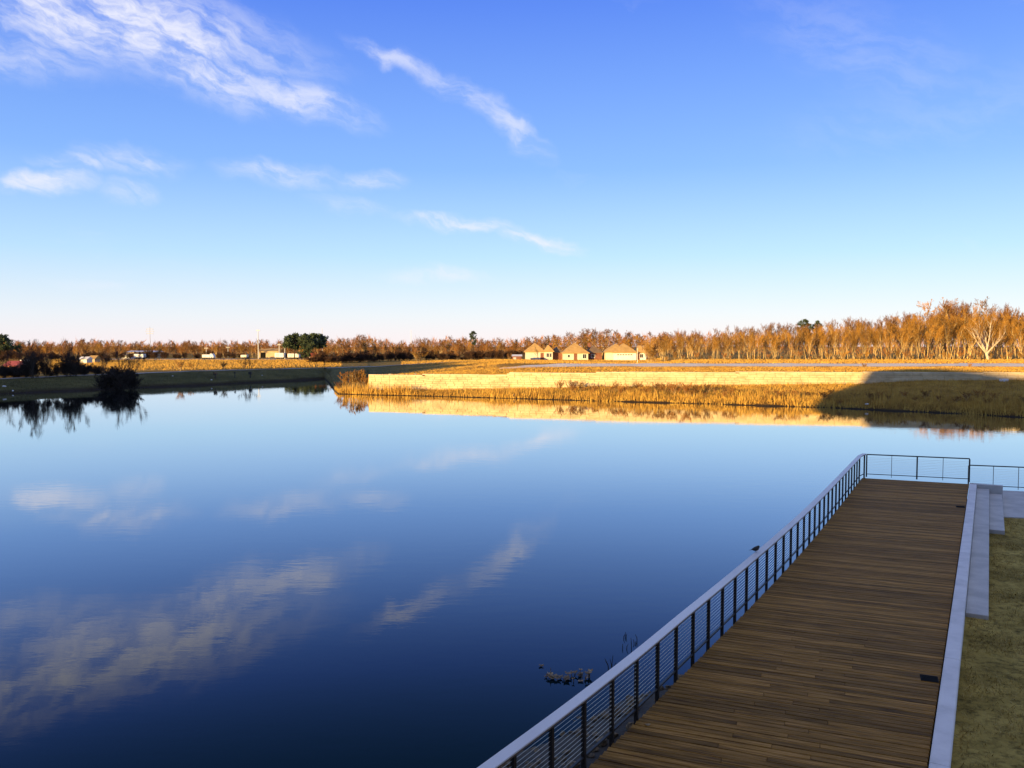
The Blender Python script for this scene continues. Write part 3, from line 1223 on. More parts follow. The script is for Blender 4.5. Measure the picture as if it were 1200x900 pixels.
def hall():
    root = empty('lakeside_hall', (0, -3, .9))
    tag(root, 'tall pale hall with pitched roof behind the balcony', 'building')
    o = Vector(root.location)
    x0, x1, y0, y1 = -44.6, 40.0, -22.0, -2.0
    # gable ridge runs away from the lake: peak near the left end, long fall to the right
    prof = [(x0, 14.9), (x0 + 1.7, 16.9), (x0 + 5.5, 17.7), (x0 + 11, 16.6), (x0 + 21, 13.6), (x1, 12.6)]
    mb = MB()
    poly = [(x0, .9)] + prof + [(x1, .9)]
    n = len(poly)
    vs = [(x - o.x, y0 - o.y, z - o.z) for x, z in poly] + [(x - o.x, y1 - o.y, z - o.z) for x, z in poly]
    fs = [tuple(range(n)), tuple(range(2 * n - 1, n - 1, -1))] + [(i, n + i, n + (i + 1) % n, (i + 1) % n) for i in range(n)]
    mb.add(vs, [f[::-1] for f in fs])
    mb.build('wall', 'stucco', root)
    rb = MB()
    for (a, b) in zip(prof[:-1], prof[1:]):
        d = Vector((b[0] - a[0], b[1] - a[1])).normalized()
        up = Vector((-d.y, d.x))
        v = []
        for y in (y0 - .6, y1 + .0):
            for p, k in ((a, .02), (b, .02), (b, .3), (a, .3)):
                v.append((p[0] + up.x * k - o.x, y - o.y, p[1] + up.y * k - o.z))
        rb.add(v, [(0, 1, 2, 3), (7, 6, 5, 4), (0, 4, 5, 1), (1, 5, 6, 2), (2, 6, 7, 3), (3, 7, 4, 0)])
    rb.build('roof', 'galv', root)
    MB().box((0 - o.x, -.95 - o.y, 5.45 - o.z), (14, 2.06, .25)).build('balcony', 'concrete', root)
    for k in range(9):
        x = -36 + k * 8.6
        fr = MB().box((x - o.x, y1 + .03 - o.y, 3.2 - o.z), (3.4, .1, 2.6)).build('window', 'glass', root)
        MB().box((x - o.x, y1 + .05 - o.y, 1.78 - o.z), (3.6, .2, .12)).build('sill', 'white', fr)


hall()

# things on the deck and in the near water ------------------------------------------------
for (px, py, wd, label) in [(1089, 795.5, .30, 'black recessed deck light beside the kerb on the open planks'), (1125.5, 594, .30, 'black recessed deck light beside the kerb near the end railing')]:
    p = ground_pt(px, py, DECK_Z)
    r_ = empty('deck_light', (p.x, p.y, DECK_Z), B_ANG)
    tag(r_, label, 'light')
    MB().box((0, 0, .005), (.30, .30, .012)).build('housing', 'black', r_)
    for k in range(5):
        MB().box((0, -.1 + k * .05, .0135), (.25, .022, .005)).build('grille_bar', 'black', r_)


def loft(path, radii, n=10, flat=1.0):
    mb = MB()
    vs, fs = [], []
    path = [Vector(p) for p in path]
    for i, p in enumerate(path):
        t = (path[min(i + 1, len(path) - 1)] - path[max(i - 1, 0)]).normalized()
        u = t.cross(Vector((0, 0, 1))).normalized()
        w = u.cross(t)
        rr = radii[i] if isinstance(radii[i], tuple) else (radii[i], radii[i])
        for k in range(n):
            an = 2 * math.pi * k / n
            vs.append(p + u * math.cos(an) * rr[0] + w * math.sin(an) * rr[1])
    for i in range(len(path) - 1):
        for k in range(n):
            a, b = i * n + k, i * n + (k + 1) % n
            fs.append((a, b, b + n, a + n))
    fs.append(tuple(range(n - 1, -1, -1)))
    fs.append(tuple((len(path) - 1) * n + k for k in range(n)))
    return mb.add(vs, fs)


# small bird on the cap rail, tail to the left
bp_ = Vector((5.93, 19.92, DECK_Z + 1.07))
bird = empty('bird', bp_, R(8))
tag(bird, 'small dark songbird perched on the railing cap', 'bird')
loft([(-.155, 0, .058), (-.12, 0, .063), (-.085, 0, .069), (-.065, 0, .072), (-.03, 0, .078), (.01, 0, .086), (.038, 0, .10), (.055, 0, .118), (.068, 0, .130), (.086, 0, .134), (.097, 0, .132), (.104, 0, .130), (.122, 0, .127)],
     [(.014, .004), (.013, .005), (.018, .011), (.034, .027), (.054, .046), (.06, .054), (.055, .052), (.043, .043), (.036, .036), (.030, .030), (.016, .016), (.006, .006), (.0012, .0012)], 12).build('body', 'bird', bird, True)
for s_ in (-1, 1):
    MB().tube([(.005, s_ * .018, .052), (.012, s_ * .019, .026), (.005, s_ * .02, .003), (.026, s_ * .022, .002)], [.006, .003, .003, .002], 5).build('leg', 'darkstem', bird)
    loft([(.04, s_ * .040, .105), (0, s_ * .05, .092), (-.05, s_ * .04, .078), (-.10, s_ * .018, .070)], [(.004, .012), (.006, .026), (.005, .02), (.002, .004)], 8).build('wing', 'bird', bird, True)

# dead lily clump and dark stems in the water


def water_clump(px, py, label, r, n, hmax, m, seed, name='dead_lily_clump'):
    rng = random.Random(seed)
    p = ground_pt(px, py, 0)
    root = empty(name, (p.x, p.y, 0))
    tag(root, label, 'water plant')
    for k in range(n):
        x, y = rng.gauss(0, r), rng.gauss(0, r * .6)
        h = rng.uniform(.3, 1) * hmax
        lx, ly = rng.uniform(-.5, .5) * h, rng.uniform(-.5, .5) * h
        MB().tube([(x, y, -.25), (x + lx * .4, y + ly * .4, h * .5), (x + lx, y + ly, h)], [.011, .009, .005], 5).build('stem', m, root)
        if m == 'dead' and rng.random() < .85:
            # curled dead leaf
            s_ = rng.uniform(.028, .075)
            vs, fs = [], []
            for i in range(5):
                for j in range(4):
                    a, b = i / 4 - .5, j / 3 - .5
                    vs.append((x + lx + a * s_ * 2.1, y + ly + b * s_ * 1.6, max(h - s_ * .3, .02) + s_ * (1.5 * a * a - .9 * b * b) + rng.uniform(-.012, .012)))
            for i in range(4):
                for j in range(3):
                    a = i * 4 + j
                    fs.append((a, a + 4, a + 5, a + 1))
            MB().add(vs, fs).build('leaf', 'dead', root, True)


water_clump(643.5, 794.5, 'single tan dead lily leaf standing at the end of the drowned clump', .04, 3, .13, 'dead', 1)
water_clump(650, 795, 'dead lily with one tall pale stem in the lake', .06, 4, .22, 'dead', 2)
water_clump(664, 798, 'pale curled dead lily leaves lying low on the water', .13, 9, .09, 'dead', 3)
water_clump(674, 791, 'tangled brown dead lily leaves in the middle of the drowned clump', .15, 9, .17, 'dead', 4)
water_clump(686, 794, 'dark brown dead lily leaf heap next to the railing', .08, 6, .16, 'dead', 5)
water_clump(634, 780, 'lone pale scrap of dead leaf floating on open water', .03, 2, .07, 'dead', 6)
water_clump(716, 786, 'black stems rising from the water right by the railing cap', .09, 5, .34, 'darkstem', 7, 'dark_stem_clump')
water_clump(733, 748, 'pair of upright black stems in open water', .05, 3, .26, 'darkstem', 8, 'dark_stem_clump')
water_clump(737, 760, 'thin forked black stems between the upright stems and railing', .07, 3, .30, 'darkstem', 9, 'dark_stem_clump')
water_clump(749, 754, 'low scatter of black twigs in the water near railing', .12, 6, .14, 'darkstem', 10, 'dark_stem_clump')
water_clump(632, 893, 'cream dead flower head seen between the railing cables', .03, 2, .10, 'dead', 12)

p = ground_pt(742, 853, DECK_Z)
vs = [(math.cos(a) * .05 * (1 + .3 * math.sin(3 * a)), math.sin(a) * .032, .012 + .012 * math.cos(2 * a)) for a in np.linspace(0, 2 * math.pi, 9)[:-1]]
o = MB().add(vs + [(v[0], v[1], v[2] - .004) for v in vs], [tuple(range(8)), tuple(range(15, 7, -1))]).build('dry_leaf', 'dead', loc=(p.x + .25, p.y + .1, DECK_Z + .002))
tag(o, 'small pale dry leaf lying on the deck planks', 'leaf')


# ------------------------------------------------------------------ trees
def grow(seed, h, main=None, spread=.55, limbs=7, first=.22, trunk_r=None, stems=1, sub=(6, 6, 5), lean=.05, tw=1.0, up=.55, sl=.28):
    """returns (wood MB, twig triangles)"""
    rg = random.Random(seed)
    wood = MB()
    tw_tris = []

    def rdir(d, ang):
        a = Vector((rg.gauss(0, 1), rg.gauss(0, 1), rg.gauss(0, 1)))
        a = (a - a.project(d)).normalized()
        return (d * math.cos(ang) + a * math.sin(ang)).normalized()

    def branch(p, d, L_, r_, lev):
        n = 5 if lev == 0 else (4 if lev == 1 else 3)
        if lev <= 2:
            pts, rad = [p.copy()], [r_]
            q, dd = p.copy(), d.copy()
            for i in range(n):
                dd = (dd + Vector((rg.gauss(0, .10), rg.gauss(0, .10), rg.gauss(.06, .07) * (1 if lev else .2)))).normalized()
                q = q + dd * (L_ / n)
                pts.append(q.copy())
                rad.append(r_ * (1 - .78 * (i + 1) / n))
            wood.tube(pts, rad, 6 if lev == 0 else (5 if lev == 1 else 3), cap=False)
            kids = limbs if lev == 0 else sub[lev - 1]
            for k in range(kids):
                t = first + (1 - first) * ((k + rg.random()) / kids) if lev == 0 else .25 + .75 * (k + rg.random()) / kids
                f = t * n
                i = min(int(f), n - 1)
                pp = pts[i].lerp(pts[i + 1], f - i)
                dk = (pts[i + 1] - pts[i]).normalized()
                nd = rdir(dk, rg.uniform(.35, 1.0) * spread * (1.25 if lev else 1))
                nd = (nd + Vector((0, 0, up * rg.uniform(.3, .9)))).normalized()
                ll = L_ * (1 - t * .55) * rg.uniform(.42, .66) if lev == 0 else L_ * rg.uniform(.38, .62) * (1 - .3 * t)
                rr = max(r_ * (1 - .75 * t) * rg.uniform(.5, .75), .008)
                branch(pp, nd, ll, rr, lev + 1)
        else:
            # twig: thin triangles
            e = p + d * L_
            s_ = d.cross(Vector((rg.gauss(0, 1), rg.gauss(0, 1), rg.gauss(0, 1)))).normalized() * (.018 * tw)
            tw_tris.append((p - s_, p + s_, e))
            for k in range(sub[2]):
                t = rg.uniform(.2, 1)
                pp = p.lerp(e, t)
                nd = rdir(d, rg.uniform(.3, .9))
                nd = (nd + Vector((0, 0, .25))).normalized()
                l2 = L_ * rg.uniform(.4, .8)
                s2 = nd.cross(Vector((rg.gauss(0, 1), rg.gauss(0, 1), rg.gauss(0, 1)))).normalized() * (.013 * tw)
                tw_tris.append((pp - s2, pp + s2, pp + nd * l2))
    if main:
        wood.tube([(0, 0, -.3), (-.25, 0, h * .07), (-.55, 0, h * .15)], [.42, .34, .30], 8, cap=False)
        for (dx, dy, dz, t0) in main:
            p_ = Vector((-.55, 0, h * .15)) * t0 + Vector((0, 0, -.05))
            d_ = Vector((dx, dy, dz))
            branch(p_, d_.normalized(), d_.length * h, .21, 1)
        stems = 0
    for s in range(stems):
        r0 = (trunk_r or h * .014) / (stems ** .5)
        base = Vector((rg.gauss(0, .12 if sl > .2 else .5), rg.gauss(0, .12 if sl > .2 else .5), -.15)) if stems > 1 else Vector((0, 0, -.2))
        ln_ = lean if stems == 1 else sl
        d = Vector((rg.gauss(0, ln_), rg.gauss(0, ln_), 1)).normalized()
        branch(base, d, h * rg.uniform(.78, .95), r0, 0)
    return wood, np.array([[tuple(v) for v in t] for t in tw_tris])


PROT = {}


def make_proto(key, name, trunk_m, twig_m, **kw):
    wood, tris = grow(**kw)
    me = bpy.data.meshes.new('trunk')
    me.from_pydata(wood.v, [], wood.f)
    me.materials.append(M[trunk_m])
    me.polygons.foreach_set('use_smooth', [True] * len(me.polygons))
    me.update()
    o = tris_obj('crown', tris, twig_m)
    cm = o.data
    bpy.data.objects.remove(o)
    zmax = float(tris[:, :, 2].max())
    PROT.setdefault(key, []).append((me, cm, zmax))


for s in range(8):
    make_proto('wood', 'tree', 'bark', 'twig', seed=100 + s, h=11, spread=.55, limbs=10, first=.2 + .04 * (s % 3), trunk_r=.19, stems=(1, 2, 3, 2, 1, 3, 2, 2)[s], sub=(7, 6, 5), up=.5, tw=1.1, sl=.13)
for s in range(7):
    make_proto('round', 'tree', 'bark', 'twig' if s % 3 else 'twigred', seed=200 + s, h=9, spread=.95, limbs=10, first=.14, trunk_r=.14, stems=(1, 2, 1, 3, 1, 2, 1)[s], sub=(7, 6, 5), up=.22, tw=2.2)
for s in range(3):
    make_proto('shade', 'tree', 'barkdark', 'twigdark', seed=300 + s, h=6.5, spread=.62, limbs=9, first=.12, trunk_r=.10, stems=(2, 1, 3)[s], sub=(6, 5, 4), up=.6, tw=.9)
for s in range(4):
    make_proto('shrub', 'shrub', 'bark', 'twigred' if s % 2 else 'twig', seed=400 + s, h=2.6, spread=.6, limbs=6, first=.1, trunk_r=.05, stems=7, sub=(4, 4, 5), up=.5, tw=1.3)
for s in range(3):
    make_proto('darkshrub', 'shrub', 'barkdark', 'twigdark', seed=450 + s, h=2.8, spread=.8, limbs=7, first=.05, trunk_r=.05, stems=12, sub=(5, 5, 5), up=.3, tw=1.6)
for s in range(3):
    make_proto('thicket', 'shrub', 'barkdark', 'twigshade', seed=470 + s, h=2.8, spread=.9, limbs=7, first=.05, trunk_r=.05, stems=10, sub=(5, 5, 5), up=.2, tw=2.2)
make_proto('sycamore', 'tree', 'barkpale', 'twig', seed=503, h=11, spread=.7, sub=(8, 6, 5), up=.4, tw=1.2,
           main=[(-.42, .05, .45, 1), (-.28, -.1, .62, 1), (-.12, .1, .72, 1), (.10, -.05, .74, 1), (.26, .1, .62, 1), (.40, 0, .42, .75), (-.2, .25, .55, .9), (.3, -.2, .5, .9)])


def plant(kind, idx, x, y, height, label, group=None, name='bare_tree', cat='tree', rz=None, z=None, tilt=0.0, crown='crown', wide=1.0):
    me, cm, zmax = PROT[kind][idx % len(PROT[kind])]
    s = height / zmax
    root = empty(name, (x, y, (gz(x, y) if z is None else z) - .02), random.uniform(0, 6.28) if rz is None else rz)
    root.scale = (s * wide, s * wide, s)
    if tilt:
        root.rotation_euler[0] = tilt
    for nm, dat in (('trunk', me), (crown, cm)):
        o = bpy.data.objects.new(nm, dat)
        COL.objects.link(o)
        o.parent = root
    return tag(root, label, cat, group)


def top_h(px, Y, py_top):
    """height of a thing at depth Y whose top shows at row py_top."""
    x, y = colpt(px, Y)
    return height_at(px, py_top, Y).z - gz(x, y)


MASS = {}


def plant_mass(key, kind, idx, x, y, height):
    me, cm, zmax = PROT[kind][idx % len(PROT[kind])]
    sc_ = height / zmax
    a = random.uniform(0, 6.28)
    z = gz(x, y) - .02
    c_, s_ = math.cos(a) * sc_, math.sin(a) * sc_
    Mx = np.array([[c_, -s_, 0], [s_, c_, 0], [0, 0, sc_]], dtype=np.float32)

    def tf(m):
        co = np.empty(len(m.vertices) * 3, dtype=np.float32)
        m.vertices.foreach_get('co', co)
        return co.reshape(-1, 3) @ Mx.T + np.array([x, y, z], dtype=np.float32)
    V = tf(me)
    q = np.array([tuple(p.vertices) for p in me.polygons if len(p.vertices) == 4], dtype=np.int32)
    MASS.setdefault(key, ([], []))
    MASS[key][0].append(V[q])
    MASS[key][1].append(tf(cm).reshape(-1, 3, 3))


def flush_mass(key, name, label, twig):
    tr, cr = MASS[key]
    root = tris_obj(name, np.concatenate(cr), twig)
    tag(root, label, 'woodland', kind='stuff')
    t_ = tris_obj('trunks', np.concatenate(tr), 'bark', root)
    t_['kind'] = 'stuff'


STEMS_W = ('single-trunk', 'two-stemmed', 'three-stemmed', 'two-stemmed', 'single-trunk', 'three-stemmed', 'two-stemmed', 'two-stemmed')
STEMS_R = ('single-trunk', 'two-stemmed', 'single-trunk', 'three-stemmed', 'single-trunk', 'two-stemmed', 'single-trunk')
# skyline of the woods: row of the tree tops against px
SKYL = [(-120, 397), (0, 398), (60, 399), (110, 396), (150, 400), (215, 398), (300, 398), (370, 398), (400, 395), (430, 391), (470, 399), (520, 393), (560, 395), (600, 396), (640, 392), (690, 384), (720, 383),
        (745, 389), (780, 388), (800, 384), (830, 386), (870, 380), (900, 377), (940, 376), (980, 372), (1030, 369), (1060, 365), (1085, 355), (1110, 350), (1140, 352), (1170, 356), (1200, 358), (1320, 356)]


def skyl(px):
    return float(np.interp(px, [s[0] for s in SKYL], [s[1] for s in SKYL]))


rt = random.Random(21)
# right-hand wood
k = 0
for row, (Yr, step) in enumerate([(184, 11), (189, 12.5), (196, 13.5), (204, 14), (214, 15), (226, 16)]):
    px = 764 + row * 3
    while px < 1290:
        pj = px + rt.uniform(-3, 3)
        Yj = Yr + rt.uniform(-2, 2.5) + (6 if pj < 800 else 0)
        x, y = colpt(pj, Yj)
        frac = (.72, .82, .88, .96, 1.0, 1.0)[row]
        base_row = 421
        ty = base_row - (base_row - skyl(pj)) * frac * rt.uniform(.84, 1.06)
        h = top_h(pj, Yj, ty)
        if not (1138 < pj < 1172 and row == 0):
            ki = rt.randrange(8)
            if row < 3:
                where = ('at the front edge of the sunlit wood', 'in the second rank of the sunlit wood', 'deep in the sunlit wood')[row]
                plant('wood', ki, x, y, max(h, 4), 'bare orange-lit %s tree %s' % (STEMS_W[ki], where), '%s trees %s' % (STEMS_W[ki], where))
            else:
                plant_mass('wood', 'wood', ki, x, y, max(h, 4))
            k += 1
        px += step * rt.uniform(.8, 1.2)
sx, sy = colpt(1158, 181.5)
plant('sycamore', 0, sx, sy, top_h(1158, 181.5, 357), 'big spreading bare tree with pale trunk at the edge of wood', None, 'sycamore_tree', rz=0.0)
for (pj, ty) in [(1085, 350), (1108, 347), (1152, 347)]:
    x, y = colpt(pj, 216)
    plant('round', 2, x, y, top_h(pj, 216, ty), 'tall round-crowned bare tree rising above the wood', 'tall crowns above the wood')
# brush at the foot of the wood
for i in range(46):
    pj = 768 + i * 11.2 + rt.uniform(-4, 4)
    Yj = 181 + rt.uniform(-1.5, 2)
    x, y = colpt(pj, Yj)
    plant('shrub', rt.randrange(4), x, y, rt.uniform(.9, 2.3), 'low twiggy bush at the foot of the sunlit wood', 'bushes at the foot of the wood', 'bare_bush', 'bush', crown='twigs')

# far tree line behind field and houses
for row, (Yr, step) in enumerate([(286, 13), (300, 13), (318, 14), (338, 15)]):
    px = -70 + row * 5
    while px < 790:
        pj = px + rt.uniform(-4, 4)
        Yj = Yr + rt.uniform(-5, 5)
        frac = (.72, .88, .98, 1.0)[row]
        ty = 421 - (421 - skyl(pj)) * frac * rt.uniform(.86, 1.08)
        x, y = colpt(pj, Yj)
        gap = 140 < pj < 345 and row == 0
        if not gap:
            ki = rt.randrange(7)
            if row < 2:
                where = 'at the front of the far tree line' if row == 0 else 'in the second rank of the far tree line'
                plant('round', ki, x, y, max(top_h(pj, Yj, ty), 4), 'bare brown %s tree %s' % (STEMS_R[ki], where), '%s trees %s' % (STEMS_R[ki], where))
            else:
                plant_mass('far', 'round', ki, x, y, max(top_h(pj, Yj, ty), 4))
        px += step * rt.uniform(.8, 1.25)
flush_mass('wood', 'deep_wood', 'tangled bare tree mass at the back of the sunlit wood', 'twigred')  # darker twig colour stands in for shade from the front rows
flush_mass('far', 'far_wood', 'brown bare tree mass at the back of the far tree line', 'twigred')
# nearer scrub with dark feet in front of the tree line, 370..620
for (pj, Yj, ty) in [(372, 212, 411), (384, 214, 407), (396, 218, 408), (408, 222, 406), (420, 226, 405), (432, 230, 408), (445, 236, 406), (460, 240, 408), (476, 244, 409), (505, 250, 409), (520, 252, 407), (536, 254, 409), (552, 256, 408), (568, 258, 409), (584, 258, 409), (600, 262, 408)]:
    x, y = colpt(pj, Yj)
    plant('round', (pj * 7) % 7, x, y, top_h(pj, Yj, ty), 'low rust-brown tree in the thicket behind the gravel path', 'low trees of the thicket')
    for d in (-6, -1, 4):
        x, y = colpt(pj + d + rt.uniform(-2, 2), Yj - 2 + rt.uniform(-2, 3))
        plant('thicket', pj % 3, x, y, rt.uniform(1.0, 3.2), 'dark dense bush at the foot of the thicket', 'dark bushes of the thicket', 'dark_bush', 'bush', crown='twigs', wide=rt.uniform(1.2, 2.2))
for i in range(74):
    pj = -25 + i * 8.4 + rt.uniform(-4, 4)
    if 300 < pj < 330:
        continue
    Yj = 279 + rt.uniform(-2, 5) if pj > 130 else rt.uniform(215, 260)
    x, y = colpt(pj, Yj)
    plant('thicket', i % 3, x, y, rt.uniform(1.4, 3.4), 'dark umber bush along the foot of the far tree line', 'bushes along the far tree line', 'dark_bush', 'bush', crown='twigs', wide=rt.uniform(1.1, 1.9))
x, y = colpt(491, 190)
plant('shrub', 2, x, y, top_h(491, 190, 410), 'single orange sapling clump standing on the shaded bank top', None, 'sapling', 'tree')
x, y = colpt(597, 205)
plant('shrub', 1, x, y, top_h(597, 205, 413), 'rusty round bush in front of the small shed', None, 'bare_bush', 'bush', crown='twigs')
for (pj, Yj, ty) in [(766, 182, 404), (759, 196, 402)]:
    x, y = colpt(pj, Yj)
    plant('shrub', pj % 4, x, y, top_h(pj, Yj, ty), 'tall thin bush beside the right-hand house', 'bushes beside the right-hand house', 'bare_bush', 'bush', crown='twigs')
x, y = colpt(631, 236)
plant('shade', 1, x, y, top_h(631, 236, 405), 'dark slender tree in front of the left-hand house', None, 'dark_tree')

# shaded trees and bushes on the left bank
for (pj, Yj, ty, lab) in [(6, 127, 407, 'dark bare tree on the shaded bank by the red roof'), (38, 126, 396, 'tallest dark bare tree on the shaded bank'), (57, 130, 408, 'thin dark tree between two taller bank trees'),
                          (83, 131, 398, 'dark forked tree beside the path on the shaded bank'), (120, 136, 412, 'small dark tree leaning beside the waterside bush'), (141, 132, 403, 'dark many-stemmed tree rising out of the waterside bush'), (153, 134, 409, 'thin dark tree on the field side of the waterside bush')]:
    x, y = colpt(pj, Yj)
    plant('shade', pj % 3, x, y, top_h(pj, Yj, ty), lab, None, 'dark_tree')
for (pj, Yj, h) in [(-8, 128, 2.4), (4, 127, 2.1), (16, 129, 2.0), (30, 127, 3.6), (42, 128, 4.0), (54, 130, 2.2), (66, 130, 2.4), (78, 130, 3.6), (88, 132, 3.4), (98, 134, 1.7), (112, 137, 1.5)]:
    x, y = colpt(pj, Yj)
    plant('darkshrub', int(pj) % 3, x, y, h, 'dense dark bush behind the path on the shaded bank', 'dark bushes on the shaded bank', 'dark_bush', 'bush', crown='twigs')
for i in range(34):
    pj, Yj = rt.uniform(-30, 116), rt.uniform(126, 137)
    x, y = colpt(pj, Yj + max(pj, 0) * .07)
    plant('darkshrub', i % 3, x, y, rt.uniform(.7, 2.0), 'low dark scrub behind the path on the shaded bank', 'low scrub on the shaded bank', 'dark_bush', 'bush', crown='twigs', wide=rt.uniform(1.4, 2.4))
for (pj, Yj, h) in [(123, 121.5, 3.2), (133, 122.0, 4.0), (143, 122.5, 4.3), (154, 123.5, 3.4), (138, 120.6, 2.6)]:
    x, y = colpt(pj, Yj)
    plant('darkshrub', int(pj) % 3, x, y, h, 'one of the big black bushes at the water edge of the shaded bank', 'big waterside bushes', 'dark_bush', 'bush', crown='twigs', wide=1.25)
for (pj, Yj, ty, lab) in [(211, 154, 421, 'small bare bush at the path with a forked crown'), (224, 158, 424, 'tiny bare bush beside the forked bush'), (262, 157, 422, 'slim bare bush in the middle of the golden field edge'), (287, 159, 417, 'dark twin-stemmed bush at the golden field edge'), (293, 159, 418, 'darker bush leaning against the twin-stemmed bush')]:
    x, y = colpt(pj, Yj)
    plant('shade' if pj > 280 else 'shrub', pj % 3, x, y, top_h(pj, Yj, ty), lab, None, 'bare_bush', 'bush', crown='twigs')
# brush at the tip of the promontory and on its slope
for (pj, Yj, h, kd_) in [(412, 117, 3.0, 'shrub'), (420, 118.5, 2.6, 'shrub'), (404, 117, 1.9, 'shrub'), (397, 116, 1.5, 'shrub'), (427, 116, 1.6, 'shrub'), (424, 121, 2.6, 'shrub'), (407, 122, 2.3, 'shrub')]:
    x, y = colpt(pj, Yj)
    plant(kd_, int(pj) % 4, x, y, h, 'russet bare bush at the tip of the promontory', 'bushes at the promontory tip', 'bare_bush', 'bush', crown='twigs')
for i in range(34):
    pj = 660 + i * 6.2 + rt.uniform(-4, 4)
    if 700 < pj < 712:
        continue
    W, T, zb, zt = interp_table(RIGHT, pj)
    Yj = W + rt.uniform(1.6, 4.8)
    x, y = colpt(pj, Yj)
    plant('shrub', 1 + 2 * (i % 2), x, y, rt.uniform(.8, 1.9), 'low russet bush on the slope below the block wall', 'russet bushes below the block wall', 'bare_bush', 'bush', crown='twigs')
for i in range(22):
    pj = 905 + i * 14 + rt.uniform(-6, 6)
    W, T, zb, zt = interp_table(RIGHT, pj)
    x, y = colpt(pj, W + rt.uniform(.8, 5.5))
    plant('shrub', 1 + 2 * (i % 2), x, y, rt.uniform(.5, 1.2), 'small brown bush on the slope around the building shadow', 'brown bushes around the building shadow', 'bare_bush', 'bush', crown='twigs', wide=rt.uniform(1.0, 1.7))
for (pj, Yj, h, lab) in [(1013, 112, 1.0, 'small bush on the grass above the wall where the shadow begins'), (1137, 114, .9, 'small bush on the grass near the bright road slab')]:
    x, y = colpt(pj, Yj)
    plant('shrub', 1, x, y, h, lab, None, 'bare_bush', 'bush', crown='twigs')


# evergreens
def evergreen_mesh(seed, h, w, clumps=70, tri=46, cone=0.0, base=.18):
    rg = np.random.default_rng(seed)
    out = []
    for c in range(clumps):
        t = rg.uniform(base, 1)
        prof = math.sin(math.pi * min(max((t - base) / (1 - base), .03), .97)) ** .6 * (1 - cone) + cone * (1 - t) * 1.1
        a = rg.uniform(0, 6.28)
        lob = 1 + .28 * math.sin(a * 3 + seed) + .22 * math.sin(t * 13 + a + seed * 2)
        r_ = w / 2 * prof * lob * math.sqrt(rg.uniform(.15, 1.0))
        cpos = np.array([math.cos(a) * r_, math.sin(a) * r_, h * t])
        cr = w * rg.uniform(.06, .17)
        p = rg.normal(0, 1, (tri, 3))
        p = p / np.linalg.norm(p, axis=1, keepdims=True) * cr * rg.uniform(.4, 1, (tri, 1)) * [1, 1, .7] + cpos
        d1 = rg.normal(0, 1, (tri, 3)) * cr * .24
        d2 = rg.normal(0, 1, (tri, 3)) * cr * .24
        out.append(np.stack([p - d1, p + d1, p + d2], 1))
    return np.concatenate(out)


def evergreen(x, y, h, w, seed, label, cone=0.0, base=.18, group=None, clumps=90):
    root = empty('evergreen_tree', (x, y, gz(x, y) - .02))
    tag(root, label, 'tree', group)
    tb = MB()
    rg = random.Random(seed)
    tb.tube([(0, 0, -.2), (rg.uniform(-.1, .1), 0, h * .3), (rg.uniform(-.2, .2), rg.uniform(-.2, .2), h * .9)], [h * .028, h * .02, .03], 7)
    for k in range(8):
        a = rg.uniform(0, 6.28)
        t = rg.uniform(base + .05, .8)
        tb.tube([(0, 0, h * t), (math.cos(a) * w * .3, math.sin(a) * w * .3, h * (t + .07))], [h * .009, .02], 4)
    tb.build('trunk', 'barkdark', root, True)
    tris_obj('crown', evergreen_mesh(seed, h, w, clumps, cone=cone, base=base), 'needle', root)


for (pj, Yj, ty, wpx, base, lab, seed) in [(3, 262, 394, 30, .2, 'dark green round evergreen at the edge of far tree line above red roof', 1), (345, 262, 393, 30, .5, 'wide dark pine crown beside the utility pole', 2), (358, 258, 392, 17, .08, 'dense dark pine in the middle of the pine group', 3),
                                          (370, 264, 392.5, 29, .48, 'dark pine with rusty flank behind the thicket', 4), (555, 300, 388.5, 10, .5, 'small lone pine top above the far tree line', 5), (943, 226, 374.5, 17, .5, 'dark evergreen crown showing above the sunlit wood', 6), (957, 228, 376, 12, .5, 'second smaller evergreen crown showing above the sunlit wood', 7)]:
    x, y = colpt(pj, Yj)
    evergreen(x, y, top_h(pj, Yj, ty), wpx * Yj / F_PX, seed, lab, base=base)

# unseen cedar belt added off to the left to lay its shadow over the left bank
ca, sa = math.cos(R(SUN_AZ)), math.sin(R(SUN_AZ))
cbelt = []
rgc = random.Random(9)
i = 0
for row in range(2):
    for u in np.arange(-142.5, -103, 4.6):
        uu = u + rgc.uniform(-1.2, 1.2) + row * 2.6
        ss = 20 - row * 7 + rgc.uniform(-2, 2)      # distance along the light
        x, y = uu * ca + ss * sa, -uu * sa + ss * ca
        hh = 12.2 + rgc.uniform(-.8, .8)
        root = empty('shade_cedar', (x, y, min(gz(x, y, 1.2), 2)))
        tag(root, 'unseen tall dense cedar added to shade the left bank', 'tree', 'unseen cedars shading the left bank')
        cbelt.append((root, hh))
tm = MB().tube([(0, 0, -.5), (0, 0, 9)], [.3, .05], 7)
cm1 = None
for k, (root, hh) in enumerate(cbelt):
    if cm1 is None:
        t0 = tm.build('trunk', 'barkdark', root)
        c0 = tris_obj('crown', evergreen_mesh(77, 10, 7.2, 150, 60, cone=.25, base=.02), 'needle', root)
        cm1 = (t0.data, c0.data)
    else:
        for nm, dat in zip(('trunk', 'crown'), cm1):
            o = bpy.data.objects.new(nm, dat)
            COL.objects.link(o)
            o.parent = root
    root.scale = (1, 1, hh / 10)
    root.rotation_euler[2] = k * 1.3


